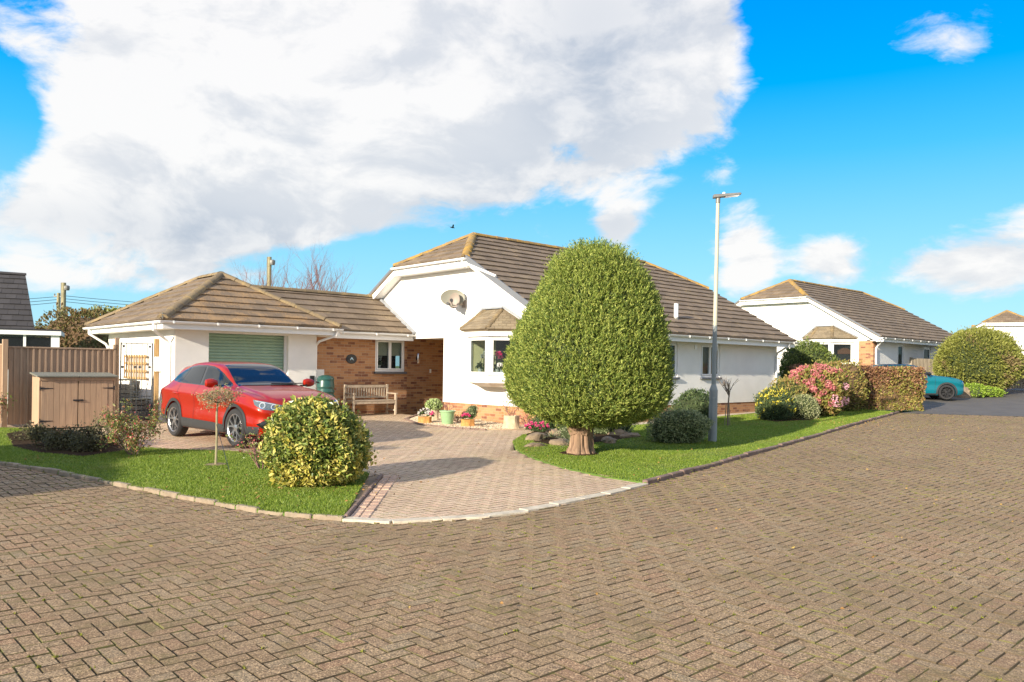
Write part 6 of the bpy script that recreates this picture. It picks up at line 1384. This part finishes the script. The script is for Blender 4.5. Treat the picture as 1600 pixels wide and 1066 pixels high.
patches(bvh, 'rear_window', 'autoglass', rc, [([(-1.62, -.46), (-2.0, -.52), (-2.03, 0), (-2.0, .52), (-1.62, .46), (-1.58, 0)], *topd)], .007)
patches(bvh, 'bonnet_crease', 'gloss', body, [], .003) if False else None
patches(bvh, 'bonnet_gap', 'black', body, [([(.98, -.74), (1.5, -.74), (1.95, -.66), (1.95, -.652), (1.5, -.732), (.98, -.732)], *topd), ([(.98, .74), (1.5, .74), (1.95, .66), (1.95, .652), (1.5, .732), (.98, .732)], *topd)], .003)
kd = [[(sg * .05, .56), (sg * .36, .54), (sg * .42, .64), (sg * .36, .73), (sg * .06, .74)] for sg in (-1, 1)]; kdo = [[(sg * .03, .54), (sg * .375, .52), (sg * .45, .64), (sg * .37, .755), (sg * .045, .765)] for sg in (-1, 1)]
patches(bvh, 'grille_frame', 'chrome', rc, [(k, *front) for k in kdo], .004); patches(bvh, 'grille', 'gloss', rc, [(k, *front) for k in kd], .009)
patches(bvh, 'lower_grille', 'trim', rc, [([(-.5, .30), (.5, .30), (.42, .47), (-.42, .47)], *front)], .006)
mb = MB(); mb.beam((2.19, -.26, .42), (2.19, .26, .42), .02, .11); mb.build('number_plate_holder', M['white'], rc)
for sg in (-1, 1): mb = MB(); mb.beam((.93, sg * .10 + .12, 1.115), (.86, sg * .10 + .62, 1.115), .02, .018); mb.build('wiper', M['black'], rc)
mb = MB(); mb.prism([(-1.62, 1.43), (-1.45, 1.455), (-1.55, 1.52), (-1.60, 1.52)], (0, -.012, 0), (1, 0, 0), (0, 0, 1), (0, 1, 0), .024); mb.build('aerial_fin', M['redpaint'], rc)

# teal hatchback
TC = (16.30, 32.45); tcx = empty('parked_car', (TC[0], TC[1], gz(*TC)), R(-13), 'teal small hatchback with black roof parked behind the copper hedge', 'car')
st = [(1.91, .48, .34, .56, .62, .42, .32, .66), (1.88, .62, .26, .60, .70, .55, .42, .74), (1.78, .74, .20, .66, .78, .64, .48, .82), (1.55, .83, .17, .72, .85, .70, .52, .89), (1.2, .86, .16, .77, .90, .72, .55, .935), (.85, .865, .16, .79, .925, .71, .56, .965), (.72, .865, .16, .80, .935, .71, .56, .99), (.45, .865, .16, .80, .945, .71, .57, 1.20), (.15, .865, .16, .81, .95, .71, .57, 1.355), (-.3, .865, .16, .82, .96, .71, .57, 1.405), (-.9, .865, .16, .83, .97, .71, .56, 1.40), (-1.4, .86, .17, .84, .98, .70, .54, 1.365), (-1.65, .84, .19, .84, .97, .68, .52, 1.25), (-1.8, .80, .23, .82, .93, .65, .48, 1.0), (-1.88, .70, .32, .74, .84, .56, .42, .88)]
me, bvh = car_shell(st, (1.20, -1.28), .335, .30); body = finish_body(me, tcx, 'tealpaint')
for sg in (-1, 1):
    f_, D_ = side(sg)
    sur = [(.80, .965), (.62, 1.08), (.40, 1.21), (.12, 1.31), (-.3, 1.355), (-.9, 1.355), (-1.4, 1.315), (-1.62, 1.2), (-1.66, 1.0), (-.4, .965)]
    patches(bvh, 'window_surround', 'gloss', body, [(sur, f_, D_)], .003)
    for k in ([(.70, .985), (.40, 1.175), (.12, 1.275), (-.35, 1.31), (-.35, .985)], [(-.42, .985), (-.42, 1.31), (-.95, 1.31), (-1.35, 1.27), (-1.52, 1.1), (-1.5, 1.0)]): patches(bvh, 'window', 'autoglass', tcx, [(k, f_, D_)], .007)
    patches(bvh, 'wheel_arch_cladding', 'trim', tcx, [(p, f_, D_) for p in ([(-.88, .15), (.8, .15), (.82, .25), (-.9, .25)], ring_poly(1.20, .30, .325, .395, R(-15), R(195)), ring_poly(-1.28, .30, .325, .395, R(-15), R(195)))], .010)
    patches(bvh, 'door_gap', 'black', body, [(strip((.78, .9), (.76, .28)), f_, D_), (strip((-.38, .96), (-.38, .28)), f_, D_)], .0035)
    mb = MB(); mb.lathe([(.0, -.1), (.07, -.07), (.08, .03), (.0, .1)], c=(.52, sg * .93, 1.02), n=16, M=Matrix.Rotation(R(90), 3, 'X')); mb.build('door_mirror', M['gloss'], tcx, smooth=True)
    dv = Vector((-.80, -sg * .60, -.04)); f2 = lambda a, b, sg=sg: (1.80 + 1.2 - .6 * a, sg * (.55 + .9) + sg * .8 * a, b + .06)
    h_ = patches(bvh, 'headlight', 'lampglass', tcx, [(ring_poly(.0, .70, 0.0, .115, 0, 6.28, 24)[:25], f2, dv)], .006); patches(bvh, 'headlight_ring', 'chrome', h_, [(ring_poly(.0, .70, .098, .122, 0, 6.28, 24), f2, dv)], .010)
    wheel(tcx, 1.20, sg * .755, .30, .30, sg, R(0), 'alloydark', 5, .2); wheel(tcx, -1.28, sg * .755, .30, .30, sg, 0, 'alloydark', 5, .2)
patches(bvh, 'windscreen', 'autoglass', tcx, [([(.78, -.55), (.82, 0), (.78, .55), (.12, .50), (.06, 0), (.12, -.50)], *topd)], .007)
patches(bvh, 'roof_panel', 'gloss', tcx, [([(.08, -.55), (.02, 0), (.08, .55), (-.9, .55), (-1.5, .5), (-1.5, -.5), (-.9, -.55)], *topd)], .006)
patches(bvh, 'grille', 'gloss', tcx, [([(-.36, .46), (.36, .46), (.30, .60), (-.30, .60)], *front)], .006)
mb = MB(); mb.tube([(-1.2, .2, 1.40), (-1.32, .2, 1.52)], .006, 5); mb.build('aerial', M['black'], tcx)
#@@END
